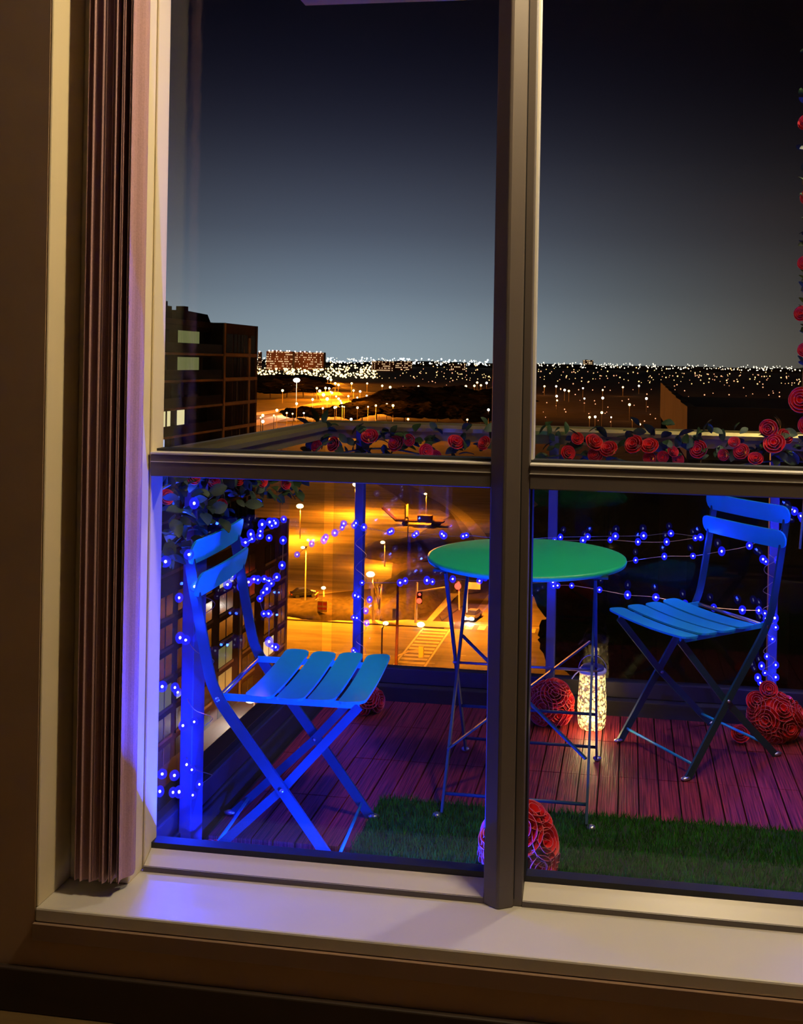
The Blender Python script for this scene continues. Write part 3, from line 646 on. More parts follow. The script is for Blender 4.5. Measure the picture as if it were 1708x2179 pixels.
# ================================================================ GLOWING JAR
JC = Vector((-0.112, 3.505, 0))
jr = thing('lantern_jar', 'crackled glass jar filled with warm fairy lights standing on the deck', 'lantern', JC)
def jarmat():
    m = bpy.data.materials.new('crackle_glass'); m.use_nodes = True; nt = m.node_tree; b = nt.nodes['Principled BSDF']
    b.inputs['Base Color'].default_value = (0.95, 0.90, 0.72, 1); b.inputs['Roughness'].default_value = 0.25
    t = nt.nodes.new('ShaderNodeTexCoord'); v = nt.nodes.new('ShaderNodeTexVoronoi'); v.inputs['Scale'].default_value = 95
    nt.links.new(t.outputs['Object'], v.inputs['Vector'])
    tl = nt.nodes.new('ShaderNodeBsdfTranslucent'); tl.inputs[0].default_value = (0.95, 0.85, 0.55, 1)
    tr = nt.nodes.new('ShaderNodeBsdfTransparent'); tr.inputs[0].default_value = (0.95, 0.92, 0.82, 1)
    r = nt.nodes.new('ShaderNodeValToRGB'); r.color_ramp.elements[0].position = 0.35; r.color_ramp.elements[1].position = 0.60
    nt.links.new(v.outputs['Distance'], r.inputs[0])
    x1 = nt.nodes.new('ShaderNodeMixShader'); nt.links.new(r.outputs[0], x1.inputs[0]); nt.links.new(tl.outputs[0], x1.inputs[1]); nt.links.new(tr.outputs[0], x1.inputs[2])
    x2 = nt.nodes.new('ShaderNodeMixShader'); x2.inputs[0].default_value = 0.12; nt.links.new(x1.outputs[0], x2.inputs[1]); nt.links.new(b.outputs[0], x2.inputs[2])
    nt.links.new(x2.outputs[0], nt.nodes['Material Output'].inputs[0]); return m
MT['jar'] = jarmat()
MB().lathe([(0.0, 0.004), (0.040, 0.004), (0.047, 0.012), (0.050, 0.040), (0.0515, 0.075), (0.050, 0.11), (0.047, 0.150), (0.0455, 0.186), (0.0455, 0.205)], 32).build('glass_jar', 'jar', jr, smooth=True)
ld = MB().lathe([(0.0, 0.2215), (0.036, 0.2215), (0.0405, 0.218), (0.0405, 0.203)], 32).build('lid', mat('jar_lid', (0.10, 0.10, 0.22), 0.35, 0.4), jr, smooth=True)
MB().lathe([(0.0410, 0.198), (0.047, 0.198), (0.049, 0.204), (0.047, 0.210), (0.0410, 0.210)], 32).build('lid_ring', 'bead', jr, smooth=True)
hn = [(-0.050 * math.cos(a), 0.0, 0.204 + 0.055 * math.sin(a)) for a in np.linspace(0, math.pi, 14)]
MB().tube(hn, 0.0016, 6).build('wire_handle', 'steel', jr, smooth=True)
MB().tube([(-0.047, -0.01, 0.203), (-0.060, -0.015, 0.192), (-0.072, -0.018, 0.176)], 0.0022, 6).build('clasp', 'bead', jr)
coil = [Vector((0.036 * math.cos(i * 0.55) * (0.75 + 0.25 * math.sin(i * 1.9)), 0.036 * math.sin(i * 0.55) * (0.75 + 0.25 * math.sin(i * 1.9)), 0.015 + 0.175 * i / 110)) for i in range(111)]
MB().tube(coil, 0.0007, 4).build('light_wire', 'wire', jr)
wb = MB(); wb.ball((0, 0, 0), 0.0040, 8, 6); WB = wb.mesh('warm_bulb', 'warmcore', True)
for i in range(2, 110, 2): link('bulb', WB, jr, coil[i] * 1.0 + Vector((rr.uniform(-1, 1), rr.uniform(-1, 1), rr.uniform(-1, 1))) * 0.004)
for z, e in ((0.05, 0.17), (0.10, 0.18), (0.16, 0.15)): lamp('jar_light', JC + Vector((0, 0, z)), e, (1.0, 0.74, 0.30), 0.014)
lamp('jar_light', JC + Vector((0.0, -0.062, 0.05)), 0.7, (1.0, 0.74, 0.32), 0.02)

# ================================================================ OUTSIDE: GROUND AND STREETS
GZ = -38.7
def G(x, y): return at(x, y, Z=GZ)
gp = MB().add([(-9000, -500, GZ), (9000, -500, GZ), (9000, 26000, GZ), (-9000, 26000, GZ)], [(0, 1, 2, 3)]).build('ground', 'ground')
structure(gp, 'dark night ground stretching to the horizon')
def flat(name, pts, z, m, label=None, cat='road', parent=None):
    n = len(pts); o = MB().add([(p[0], p[1], GZ + z) for p in pts] + [(p[0], p[1], GZ - 0.05) for p in pts], [tuple(range(n))] + [(i, n + i, n + (i + 1) % n, (i + 1) % n) for i in range(n)]).build(name, m, parent)
    if label: structure(o, label, cat)
    return o
def ribbon(name, pts, w, z, m, label, cat='road'):
    P = curve([(p[0], p[1], 0) for p in pts], 6); vs_ = []
    for i, p in enumerate(P):
        d = (P[min(i + 1, len(P) - 1)] - P[max(i - 1, 0)]).normalized(); nrm = Vector((-d.y, d.x, 0))
        vs_ += [(*(p + nrm * w / 2).xy, GZ + z), (*(p - nrm * w / 2).xy, GZ + z)]
    o = MB().add(vs_, [(2 * i, 2 * i + 1, 2 * i + 3, 2 * i + 2) for i in range(len(P) - 1)]).build(name, m); structure(o, label, cat); return o
flat('road', [(-160, 112), (60, 112), (60, 146.5), (-160, 146.5)], 0.04, 'asphalt', 'wide sodium-lit street crossing below the balcony')
flat('road', [(-24.5, 146.5), (-7, 146.5), (-3, 300), (-19, 300)], 0.03, 'asphalt', 'side street running away from the crossing')
flat('sidewalk', [(-160, 146.5), (-26, 146.5), (-26, 149.8), (-160, 149.8)], 0.16, 'walk', 'pale sidewalk along the far edge of the street', 'sidewalk')
lot = flat('parking_lot', [G(612, 1268), G(700, 1262), G(830, 1248), G(838, 1180), G(900, 1130), G(958, 1098), G(930, 1083), G(876, 1084), G(838, 1052), G(800, 1030), G(760, 1008), G(540, 1008), G(480, 1100), (-75, 165)], 0.05, 'lot', 'big orange-lit empty parking lot', 'parking lot')
ribbon('footpath', [G(893, 1044), G(935, 1064), G(972, 1088), G(1000, 1115), G(1022, 1145), G(1036, 1180)], 3.2, 0.08, 'walk', 'pale curved footpath behind the parking lot', 'path')
ribbon('curved_road', [G(905, 1015), G(960, 1034), G(1010, 1056), G(1062, 1092), G(1100, 1135)], 26, 0.05, 'asphalt', 'curved road lit orange past the footpath', 'road')
flat('footpath', [G(900, 1330), G(916, 1326), G(975, 1265), G(962, 1258)], 0.10, 'walk', 'sidewalk climbing from the crossing corner', 'path')
flat('traffic_island', [G(940, 1322), G(935, 1312), G(960, 1285), G(985, 1290)], 0.18, 'hedge', 'dark triangular traffic island beside the side street', 'island')
# ladder crosswalk: every bar its own part
cw = structure(MB().box(-30.3, -30.0, 118, 146.3, GZ + 0.041, GZ + 0.05).build('crosswalk', 'paint'), 'ladder-striped pedestrian crossing over the wide street', 'crosswalk')
MB().box(-26.2, -25.9, 118, 146.3, GZ + 0.041, GZ + 0.05).build('edge_line', 'paint', cw)
bar = MB().box(-29.9, -26.3, -0.42, 0.42, 0, 0.01).mesh('crosswalk_bar', 'paint')
for k in range(17): link('crosswalk_bar', bar, cw, (0, 118.9 + k * 1.65, GZ + 0.041))
cw2 = structure(MB().box(-24.4, -7.2, 149.4, 149.7, GZ + 0.041, GZ + 0.05).build('crosswalk', 'paint'), 'white barred crossing at the mouth of the side street', 'crosswalk')
bar = MB().box(-0.55, 0.55, 146.6, 149.0, 0, 0.01).mesh('crosswalk_bar', 'paint')
for k in range(9): link('crosswalk_bar', bar, cw2, (-23.4 + k * 1.9, 0, GZ + 0.041))
dashes = structure(MB().box(-22.5, -21.5, 133.2, 133.4, GZ + 0.041, GZ + 0.05).build('lane_marking', 'paint'), 'dashed lane line slanting across the street', 'lane marking')
for x, y in ((905, 1400), (917, 1412), (932, 1422), (940, 1430)):
    p = G(x, y); MB().box(p.x - 0.5, p.x + 0.5, p.y - 0.09, p.y + 0.09, GZ + 0.041, GZ + 0.05).build('dash', 'paint', dashes)
for y in (131.0, 124.5, 119.5):
    MB().box(-120, -31.5, y, y + 0.22, GZ + 0.041, GZ + 0.05).build('lane_line', 'paint', dashes)
tl = structure(MB().box(-120, -27, 146.2, 146.5, GZ + 0.04, GZ + 0.17).build('kerb', 'base'), 'dark kerb edge along the wide street')
# planted bank between the lot and the street
def bumpy(name, m, cx, cy, rx, ry, h, seed, n=26, parent=None):
    b = MB(); q = random.Random(seed); nu = n; nv = 6; vs_ = []
    for j in range(nv + 1):
        t = j / nv
        for i in range(nu):
            a = 2 * math.pi * i / nu; w = 1 + 0.28 * noise.noise(Vector((math.cos(a) * 2.3 + seed, math.sin(a) * 2.3, t * 2)))
            vs_.append((cx + rx * math.cos(a) * math.cos(t * 1.5) * w, cy + ry * math.sin(a) * math.cos(t * 1.5) * w, GZ + h * math.sin(t * 1.5) * (1 + 0.25 * noise.noise(Vector((i * 0.7, j * 0.9, seed))))))
    fs = [(j * nu + i, j * nu + (i + 1) % nu, (j + 1) * nu + (i + 1) % nu, (j + 1) * nu + i) for j in range(nv) for i in range(nu)] + [tuple(nv * nu + i for i in range(nu))]
    b.add(vs_, fs); return b.build(name, m, parent, smooth=True)
for k, (x, y, rx, ry, h, lab) in enumerate(((650, 1300, 9, 5, 1.5, 'dark brown hedge bank below the parked car'), (705, 1302, 8, 6, 1.9, 'dark hedge bank between sidewalk and parking lot'), (742, 1303, 7, 6, 1.9, 'dark hedge bank just left of the slim railing post'),
                                        (830, 1300, 6, 7, 2.0, 'dark hedge bank behind the tall signal pole'), (870, 1285, 5, 9, 1.8, 'brown scrub mound beside the red signal'), (905, 1240, 7, 14, 1.6, 'brown scrub slope below the table edge'), (870, 1170, 10, 14, 1.3, 'brown scrub slope beside the parking lot'),
                                        (1010, 1225, 5, 16, 1.5, 'brown verge along the side street'))):
    p = G(x, y); tag(bumpy('hedge_bank', 'hedge', p.x, p.y, rx, ry, h, k + 1), lab, 'hedge')

# ---------------------------------------------------------------- lamps, signals, cars on the street
SOD = (1.0, 0.27, 0.008)
def shielded(name, loc, energy, color, radius):
    l = bpy.data.lights.new(name, 'SPOT'); l.energy = energy; l.color = color; l.shadow_soft_size = radius; l.spot_size = math.radians(164); l.spot_blend = 0.25
    o = bpy.data.objects.new(name, l); o.location = loc; col.objects.link(o); return o
def street_lamp(hx, hy, bx_, by_, label, energy, m='sodium', head=0.42, group=None, arm=True, color=SOD, poler=0.10):
    b = G(bx_, by_); d = (b - CAM).dot(AXIS); dirh = ray(hx, hy); hp = CAM + dirh * d
    h = hp.z - GZ
    t = thing('street_lamp', label, 'street lamp', (b.x, b.y, GZ), 0, group)
    MB().tube([(0, 0, 0), (0, 0, h * 0.98)], [poler * 1.3, poler * 0.8], 6).build('pole', 'pole', t)
    hd = Vector((hp.x - b.x, hp.y - b.y, h))
    if arm: MB().tube([(0, 0, h * 0.97), hd + Vector((0, 0, 0.35))], poler * 0.6, 5).build('arm', 'pole', t)
    MB().ball(hd, head, 8, 6, (1.15, 1.15, 0.7)).build('lamp_head', m, t, smooth=True)
    if energy: shielded('street_light', Vector((b.x, b.y, GZ)) + hd - Vector((0, -0.0, head + 0.25)), energy, color, 0.35)
    return t
street_lamp(638, 1077, 638, 1147, 'tall sodium lamp standing alone in the parking lot', 70000, head=0.75)
street_lamp(757, 1031, 755, 1095, 'sodium lamp at the lot edge directly left of the slim railing post top', 75000, head=0.8)
street_lamp(788, 1222, 792, 1316, 'bright sodium lamp at the street bank right of the slim railing post', 26000, head=0.62)
street_lamp(814, 1154, 818, 1206, 'small sodium lamp on the scrub slope', 15000, head=0.42)
street_lamp(895, 1329, 896, 1340, 'low bright lamp at the crosswalk corner', 0, head=0.55, arm=False)
street_lamp(688, 1251, 689, 1272, 'short lamp beside the lot entrance sign', 3000, head=0.36, arm=False)
street_lamp(905, 1051, 906, 1113, 'twin-headed dark lamp post before the footpath', 26000, head=0.35)
street_lamp(866, 1102, 867, 1165, 'unlit lamp post rising in front of the trailer', 0, m='pole', head=0.3)
for i, (x, y) in enumerate(((-66, 150), (-24.5, 152), (-27, 108), (-92, 150), (-51, 153))):
    t = thing('street_lamp', 'kerbside sodium lamp', 'street lamp', (x, y, GZ), 0, 'kerbside street lamps')
    t['label'] = ('kerbside sodium lamp on the wide street behind the apartment tower', 'kerbside sodium lamp at the mouth of the side street', 'kerbside sodium lamp on the near side of the wide street', 'farthest kerbside sodium lamp along the wide street', 'kerbside sodium lamp at the corner of the lower block')[i]
    MB().tube([(0, 0, 0), (0, 0, 10.2)], [0.13, 0.08], 6).build('pole', 'pole', t)
    MB().tube([(0, 0, 10), (0, -1.6 if y > 130 else 1.6, 10.4)], 0.05, 5).build('arm', 'pole', t)
    MB().ball((0, -1.6 if y > 130 else 1.6, 10.3), 0.35, 8, 6, (1, 1, 0.6)).build('lamp_head', 'sodium', t, smooth=True)
    shielded('street_light', (x, y + (-1.6 if y > 130 else 1.6), GZ + 9.6), 36000, SOD, 0.35)
street_lamp(533, 1489, 540, 1545, 'white courtyard lamp seen under the near chair seat', 7000, m='white', head=0.5, color=(0.92, 0.95, 1.0))
# traffic signals
def signal(t, p, m='yellow', lit=None, s=1.0, face=-1):
    MB().box(p[0] - 0.45 * s, p[0] + 0.45 * s, p[1] - 0.2, p[1] + 0.2, p[2] - 1.0 * s, p[2] + 1.0 * s).build('signal_head', m, t, bevel=0.05)
    for k in range(3): MB().ball((p[0], p[1] + face * 0.22, p[2] + (0.62 - 0.62 * k) * s), 0.24 * s, 8, 6, (1, 0.4, 1)).build('signal_lens', lit if (lit and k == 0) else 'tyre', t, smooth=True)
b = G(884, 1327); t = thing('traffic_signal', 'pale traffic signal pole with mast arm and red light by the crossing', 'traffic signal', b)
def hgt(x, y, base): d = (base - CAM).dot(AXIS); p = CAM + ray(x, y) * d; return p - base
MB().tube([(0, 0, 0), hgt(887, 1239, b)], [0.22, 0.16], 8).build('pole', 'pole', t)
MB().tube([hgt(888, 1259, b), hgt(946, 1250, b)], 0.12, 6).build('mast_arm', 'pole', t)
signal(t, hgt(893, 1272, b), 'roofblack', 'redlamp', 0.9)
MB().ball(hgt(893, 1277, b) + Vector((0, -0.5, 0)), 0.42, 8, 6).build('red_light', 'redlamp', t, smooth=True)
b = G(842, 1440); t = thing('traffic_signal', 'tall dark signal pole before the crossing carrying a yellow signal box', 'traffic signal', b)
MB().tube([(0, 0, 0), hgt(845, 1330, b), hgt(846, 1242, b)], [0.24, 0.18, 0.14], 8).build('pole', 'rust', t)
MB().tube([hgt(843, 1396, b), hgt(870, 1386, b), hgt(892, 1383, b)], 0.10, 6).build('mast_arm', 'pole', t)
signal(t, hgt(896, 1387, b), 'yellow', None, 0.72, face=1)
MB().box(-0.55, -0.15, -0.15, 0.15, 7.2, 8.6).build('control_box', 'pole', t, off=(0, 0, 0))
b = G(977, 1298); t = thing('traffic_signal', 'red glowing traffic signal on a short post under the table edge', 'traffic signal', b)
MB().tube([(0, 0, 0), hgt(976, 1246, b)], 0.14, 6).build('pole', 'pole', t)
signal(t, hgt(975, 1248, b) + Vector((0, 0.3, 0)), 'roofblack', 'redlamp', 0.9)
MB().ball(hgt(975, 1246, b) + Vector((0, -0.5, 0)), 0.55, 8, 6).build('red_light', 'redlamp', t, smooth=True)
MB().box(1.2, 3.4, -0.1, 0.1, 3.5, 4.6).build('sign_panel', 'walk', t)
lamp('signal_light', b + hgt(975, 1246, b) + Vector((0, -1.6, 0)), 700, (1, 0.03, 0.01), 0.3)
# utility pole with slanting guys
b = G(794, 1322); t = thing('utility_pole', 'pale utility pole with two slanting braces on the street bank', 'pole', b)
MB().tube([(0, 0, 0), hgt(791, 1240, b)], [0.26, 0.18], 8).build('pole', 'slab', t)
for a_, c_ in (((806, 1296), (796, 1236)), ((803, 1232), (808, 1300)), ((812, 1243), (806, 1322))):
    MB().tube([hgt(*a_, b), hgt(*c_, b)], 0.11, 6).build('brace', 'slab', t)
# signs by the lot entrance
b = G(676, 1318); t = thing('street_sign', 'small sign board with red panels on the hedge bank', 'sign', b)
MB().tube([(0, 0, 0), (0, 0, 3.1)], 0.06, 6).build('pole', 'pole', t)
MB().box(-0.1, 1.5, -0.05, 0.05, 1.2, 2.9).build('board', 'walk', t)
for k, (x0, x1, z0_, z1_) in enumerate(((0.0, 0.65, 2.2, 2.7), (0.78, 1.4, 2.2, 2.7), (0.0, 1.4, 1.55, 1.9))): MB().box(x0, x1, -0.07, -0.05, z0_, z1_).build('red_panel', 'signred', t)
b = G(674, 1302); t = thing('barrier_post', 'white-striped barrier post at the lot entrance', 'barrier', b)
MB().tube([(0, 0, 0), (0, 0, 3.4)], 0.22, 6).build('post', 'rust', t)
for k in range(3): MB().tube([(-0.25, -0.24, 0.9 + k * 0.9), (0.25, -0.24, 1.4 + k * 0.9)], 0.10, 5).build('stripe', 'paint', t)
def car(label, c, rz, m, s=1.0, lights=False):
    t = thing('car', label, 'car', (c[0], c[1], GZ), rz)
    pr = [(-2.2, 0.35), (2.2, 0.35), (2.25, 0.75), (1.3, 0.95), (-2.15, 0.98), (-2.25, 0.7)]
    def ext(poly, w): 
        b = MB(); n = len(poly); b.add([(x, -w, z) for x, z in poly] + [(x, w, z) for x, z in poly], [tuple(range(n)), tuple(range(2 * n - 1, n - 1, -1))] + [((i + 1) % n, i, n + i, n + (i + 1) % n) for i in range(n)]); return b
    ext(pr, 0.9).build('body', m, t, bevel=0.12)
    ext([(1.2, 0.94), (0.45, 1.45), (-1.1, 1.48), (-1.9, 0.96)], 0.78).build('cabin', 'dkglass', t, bevel=0.08)
    MB().box(-1.0, 0.35, -0.70, 0.70, 1.455, 1.50).build('roof', m, t, bevel=0.03)
    for x in (-1.35, 1.4):
        for y in (-0.86, 0.86): MB().tube([(x, y - 0.11, 0.33), (x, y + 0.11, 0.33)], 0.33, 12).build('wheel', 'tyre', t, smooth=False)
    for y in (-0.6, 0.6):
        MB().ball((2.22, y, 0.68), 0.45 if lights else 0.13, 8, 6, (0.5, 1, 0.6)).build('headlight', 'white' if lights else 'bead', t, smooth=True)
        MB().box(-2.28, -2.2, y - 0.2, y + 0.2, 0.65, 0.8).build('tail_light', 'signred', t)
    if lights:
        for y in (-0.6, 0.6): lamp('headlight_beam', Vector((c[0], c[1], GZ)) + Matrix.Rotation(rz, 3, 'Z') @ Vector((3.0, y, 0.8)), 260, (1, 0.93, 0.8), 0.15)
    t.scale = (s, s, s); return t
p = G(646, 1270); car('dark car parked at the edge of the lot', p, math.radians(35), 'carpaint')
p = G(1005, 1318); car('oncoming car with glaring white headlights in the side street', p, math.radians(-100), 'carsilver', lights=True)
# trailer with a raised ramp
b = G(868, 1117); t = thing('flatbed_trailer', 'rusty trailer with tilted ramp left in the parking lot', 'trailer', b)
MB().box(-3, 9, -1.2, 1.2, 0.9, 1.3).build('bed', 'rust', t)
MB().add([(-3, -1.2, 1.2), (-3, 1.2, 1.2), (-6.5, 1.2, 4.2), (-6.5, -1.2, 4.2), (-3, -1.2, 1.0), (-3, 1.2, 1.0), (-6.5, 1.2, 4.0), (-6.5, -1.2, 4.0)], [(0, 1, 2, 3), (7, 6, 5, 4), (0, 3, 7, 4), (1, 5, 6, 2), (3, 2, 6, 7), (0, 4, 5, 1)]).build('ramp', 'rust', t)
MB().box(-0.6, -0.3, -1.2, 1.2, 1.3, 5.0).build('headboard', 'walk', t)
MB().box(2.5, 6.0, -1.0, 1.0, 1.3, 2.6).build('load', 'rust', t, bevel=0.1)
for x in (-0.8, 6.5, 7.6):
    for y in (-1.1, 1.1): MB().tube([(x, y - 0.15, 0.5), (x, y + 0.15, 0.5)], 0.5, 12).build('wheel', 'tyre', t)

# ================================================================ OUTSIDE: BUILDINGS NEXT DOOR
# tall tower: facade parallel to our side railing
def tower():
    t = thing('apartment_tower', 'dark brick apartment tower with balcony bands beside the balcony corner', 'building', (-60, 90, GZ))
    off = t.location; FX = -49.0; SL = [5.2 - 0 + 0.6, 1.85, -1.05, -4.0, -7.15]
    SL = [1.9 - 3.02 * k for k in range(0, 14)]
    MB().box(-80, FX - 1.6, 62, 114.5, GZ, 5.1).build('wall', 'brick', t, off=off)
    MB().box(-80, FX, 114.5, 125.2, GZ, 5.75).build('bay', 'brick', t, off=off)
    MB().box(-80, FX - 1.4, 61.8, 114.5, 5.1, 5.75).build('parapet', 'brick', t, off=off)
    MB().box(FX - 0.02, FX + 0.12, 114.4, 114.9, GZ, 5.75).build('pilaster', 'slab', t, off=off)
    MB().box(FX - 0.02, FX + 0.12, 124.6, 125.25, GZ, 5.75).build('pilaster', 'brick', t, off=off)
    MB().box(FX - 0.02, FX + 0.10, 122.3, 122.9, GZ, 4.1).build('pilaster', 'slab', t, off=off)
    for k, z in enumerate(SL):
        MB().box(FX - 0.02, FX + 0.14, 114.4, 125.25, z - 0.22, z + 0.18).build('floor_band', 'slab', t, off=off)
        MB().box(FX - 1.6, FX + 0.05, 62, 114.4, z - 0.20, z + 0.05).build('balcony_slab', 'slab', t, off=off)
        MB().box(FX - 0.05, FX + 0.0, 62, 114.3, z + 0.06, z + 1.15).build('balcony_panel', 'balpanel', t, off=off)
    for k in range(10):
        zt = SL[k] + 3.02 - 0.35 if k else SL[0] + 2.55; zb = SL[k] + 0.25
        for a, b_ in ((115.3, 117.2), (117.6, 121.9), (123.1, 124.4)):
            w = MB().box(FX - 0.01, FX + 0.04, a, b_, zb, zt).build('window', 'dkglass', t, off=off)
            n_ = max(1, int((b_ - a) / 1.0))
            for j in range(1, n_): MB().box(FX + 0.04, FX + 0.08, a + (b_ - a) * j / n_ - 0.05, a + (b_ - a) * j / n_ + 0.05, zb, zt).build('glazing_bar', 'slab' if (j + k) % 3 == 0 else 'brick', w, off=None)
            for ch in w.children: ch.data.transform(Matrix.Translation(-Vector(off)))
    # recessed rooms behind the balconies: (y range, floor, material)
    for a, b_, k, m in ((98.0, 103.2, 0, 'dkglass'), (105.5, 111.0, 0, 'curtain'), (112.2, 114.3, 0, 'dkglass'), (105.5, 111.0, 1, 'curtain'), (99.0, 103.0, 1, 'dkglass'), (112.2, 114.3, 1, 'dkglass'),
                       (99.3, 101.8, 2, 'dkglass'), (104.0, 106.2, 2, 'dkglass'), (107.2, 111.5, 2, 'dkglass'), (100.2, 102.7, 3, 'litwin'), (103.2, 103.9, 3, 'litwin'), (105.6, 107.4, 3, 'litwin'), (108.5, 113.5, 3, 'dkglass'),
                       (100.0, 102.6, 4, 'bluewin'), (104, 105, 4, 'dkglass'), (107, 111, 4, 'dkglass'), (99, 103, 5, 'dkglass'), (105, 112, 5, 'dkglass'), (99, 103, 6, 'dkglass'), (105, 112, 6, 'dkglass'), (105, 112, 7, 'dkglass')):
        z = SL[k]
        w = MB().box(FX - 1.62, FX - 1.55, a, b_, z + 0.15, z + 2.6).build('window', m, t, off=off)
    # rooftop gear
    for x, y, h_ in ((-51, 101.0, 1.5), (-51, 102.2, 1.9), (-51, 103.2, 1.4), (-51, 107.3, 1.6)):
        MB().box(x - 0.5, x + 0.5, y - 0.5, y + 0.5, 5.7, 5.7 + h_).build('chimney', 'roofblack', t, off=off)
    MB().prismx([(107.0, 5.7), (115.2, 5.7), (114.2, 6.7), (107.6, 6.9)], -58, -51).build('roof_housing', 'roofblack', t, off=off)
    return t
tower()
def podium():
    t = thing('apartment_block', 'lower brick apartment block with stacked windows behind the near chair', 'building', (-55, 100, GZ))
    off = t.location; FX = -44.7; ZT_ = -20.1
    MB().box(-49.2, FX, 45, 126.3, GZ, ZT_).build('wall', 'podbrick', t, off=off)
    MB().box(-49.2, FX + 0.15, 44.9, 126.45, ZT_, ZT_ + 0.35).build('coping', 'podtrim', t, off=off)
    for y in (110.4, 126.1): MB().box(FX, FX + 0.14, y - 0.3, y + 0.3, GZ, ZT_).build('pilaster', 'podtrim', t, off=off)
    q = random.Random(5)
    for k in range(6):
        z = -22.4 - k * 2.98
        for y0, y1, m in ((123.0, 125.6, None), (118.2, 121.6, None), (111.2, 114.8, None), (104.5, 108.2, None), (99.0, 102.4, None), (94.2, 97.0, None), (90.0, 93.0, None), (85, 88.5, None), (80, 83, None)):
            mm = q.choices(['dkglass', 'litwin', 'curtain', 'bluewin'], [0.94, 0.015, 0.03, 0.015])[0]
            w = MB().box(FX, FX + 0.05, y0, y1, z - 1.75, z + 0.35).build('window', mm, t, off=off)
            MB().box(FX + 0.05, FX + 0.09, (y0 + y1) / 2 - 0.06, (y0 + y1) / 2 + 0.06, z - 1.75, z + 0.35).build('glazing_bar', 'podtrim', w, off=off)
            MB().box(FX, FX + 0.16, y0 - 0.2, y1 + 0.2, z - 2.05, z - 1.75).build('sill', 'podtrim', t, off=off)
    return t
podium()
# our building's other wing: parapet seen over the top rail
def wing():
    t = thing('building_wing', 'flat-roofed building wing with beige parapet and dark glass below', 'building', (12, 36, GZ))
    off = t.location
    MB().box(1.46, 40, 24.6, 46, GZ, -0.75).build('wall', 'wingdark', t, off=off)
    MB().box(1.5, 40, 24.65, 46, -0.75, -0.05).build('roof', 'roofblack', t, off=off)
    for k in range(9):
        MB().box(1.40 + k * 2.9, 1.40 + (k + 1) * 2.9 - 0.025, 24.45, 24.65, -0.95, 0.33).build('parapet_panel', 'wing', t, off=off)
    for k in range(7):
        MB().box(1.40, 1.60, 24.66 + k * 3.0, 24.66 + (k + 1) * 3.0 - 0.02, -0.95, 0.33 + 0.04 * k).build('parapet_panel', 'wing', t, off=off)
    for k in range(10):
        z = -1.4 - k * 3.0
        for j in range(8): MB().box(1.9 + j * 2.4, 3.9 + j * 2.4, 24.55, 24.60, z - 1.9, z - 0.2).build('window', 'dkglass', t, off=off)
    return t
wing()

# ================================================================ TREES
def crown_mesh(seed):
    bm = bmesh.new(); bmesh.ops.create_icosphere(bm, subdivisions=4, radius=1.0)
    for v in bm.verts:
        n_ = noise.noise(v.co * 1.7 + Vector((seed, 0, 0))) * 0.35 + noise.noise(v.co * 4.5 + Vector((0, seed, 0))) * 0.22 + noise.noise(v.co * 11) * 0.12
        v.co *= 1 + n_; v.co.z *= 0.85
    me = bpy.data.meshes.new('tree_crown'); bm.to_mesh(me); bm.free(); me.materials.append(MT['tree']); return me
CROWN = [crown_mesh(s) for s in (1, 5, 9)]
TRUNK = MB().tube([(0, 0, 0), (0.05, 0, 0.5), (0, 0.03, 1)], [0.10, 0.07, 0.04], 6).mesh('trunk', 'bark')
def tree(b, h_, w, label, group, k=0):
    t = thing('tree', label, 'tree', (b.x, b.y, GZ), rr.uniform(0, 6), group)
    o = link('trunk', TRUNK, t); o.scale = (h_ * 0.35, h_ * 0.35, h_ * 0.6)
    o = link('crown', CROWN[k % 3], t, (0, 0, h_ * 0.62)); o.scale = (w / 2, w / 2, h_ * 0.42)
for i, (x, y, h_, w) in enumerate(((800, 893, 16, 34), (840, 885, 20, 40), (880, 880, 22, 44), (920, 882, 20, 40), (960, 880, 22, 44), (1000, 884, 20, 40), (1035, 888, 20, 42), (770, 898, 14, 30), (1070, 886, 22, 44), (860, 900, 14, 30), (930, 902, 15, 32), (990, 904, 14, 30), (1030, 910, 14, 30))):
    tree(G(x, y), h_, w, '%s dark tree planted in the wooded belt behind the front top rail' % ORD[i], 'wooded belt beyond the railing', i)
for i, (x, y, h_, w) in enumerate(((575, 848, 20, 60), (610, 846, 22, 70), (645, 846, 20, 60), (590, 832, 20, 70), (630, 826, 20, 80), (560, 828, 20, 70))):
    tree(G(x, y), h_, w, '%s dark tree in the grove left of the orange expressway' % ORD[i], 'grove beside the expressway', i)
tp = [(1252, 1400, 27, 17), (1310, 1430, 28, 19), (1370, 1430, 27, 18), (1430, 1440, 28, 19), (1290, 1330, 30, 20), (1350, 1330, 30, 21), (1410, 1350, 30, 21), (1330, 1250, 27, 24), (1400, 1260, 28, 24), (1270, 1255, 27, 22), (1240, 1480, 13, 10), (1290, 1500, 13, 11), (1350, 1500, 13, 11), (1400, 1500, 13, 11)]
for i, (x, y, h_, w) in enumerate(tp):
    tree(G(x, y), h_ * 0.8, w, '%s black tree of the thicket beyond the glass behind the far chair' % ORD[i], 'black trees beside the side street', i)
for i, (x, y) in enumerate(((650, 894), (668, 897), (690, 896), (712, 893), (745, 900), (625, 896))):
    tree(G(x, y), 9, 16, '%s small roadside tree above the railing corner' % ORD[i], 'roadside trees at the railing corner', i)

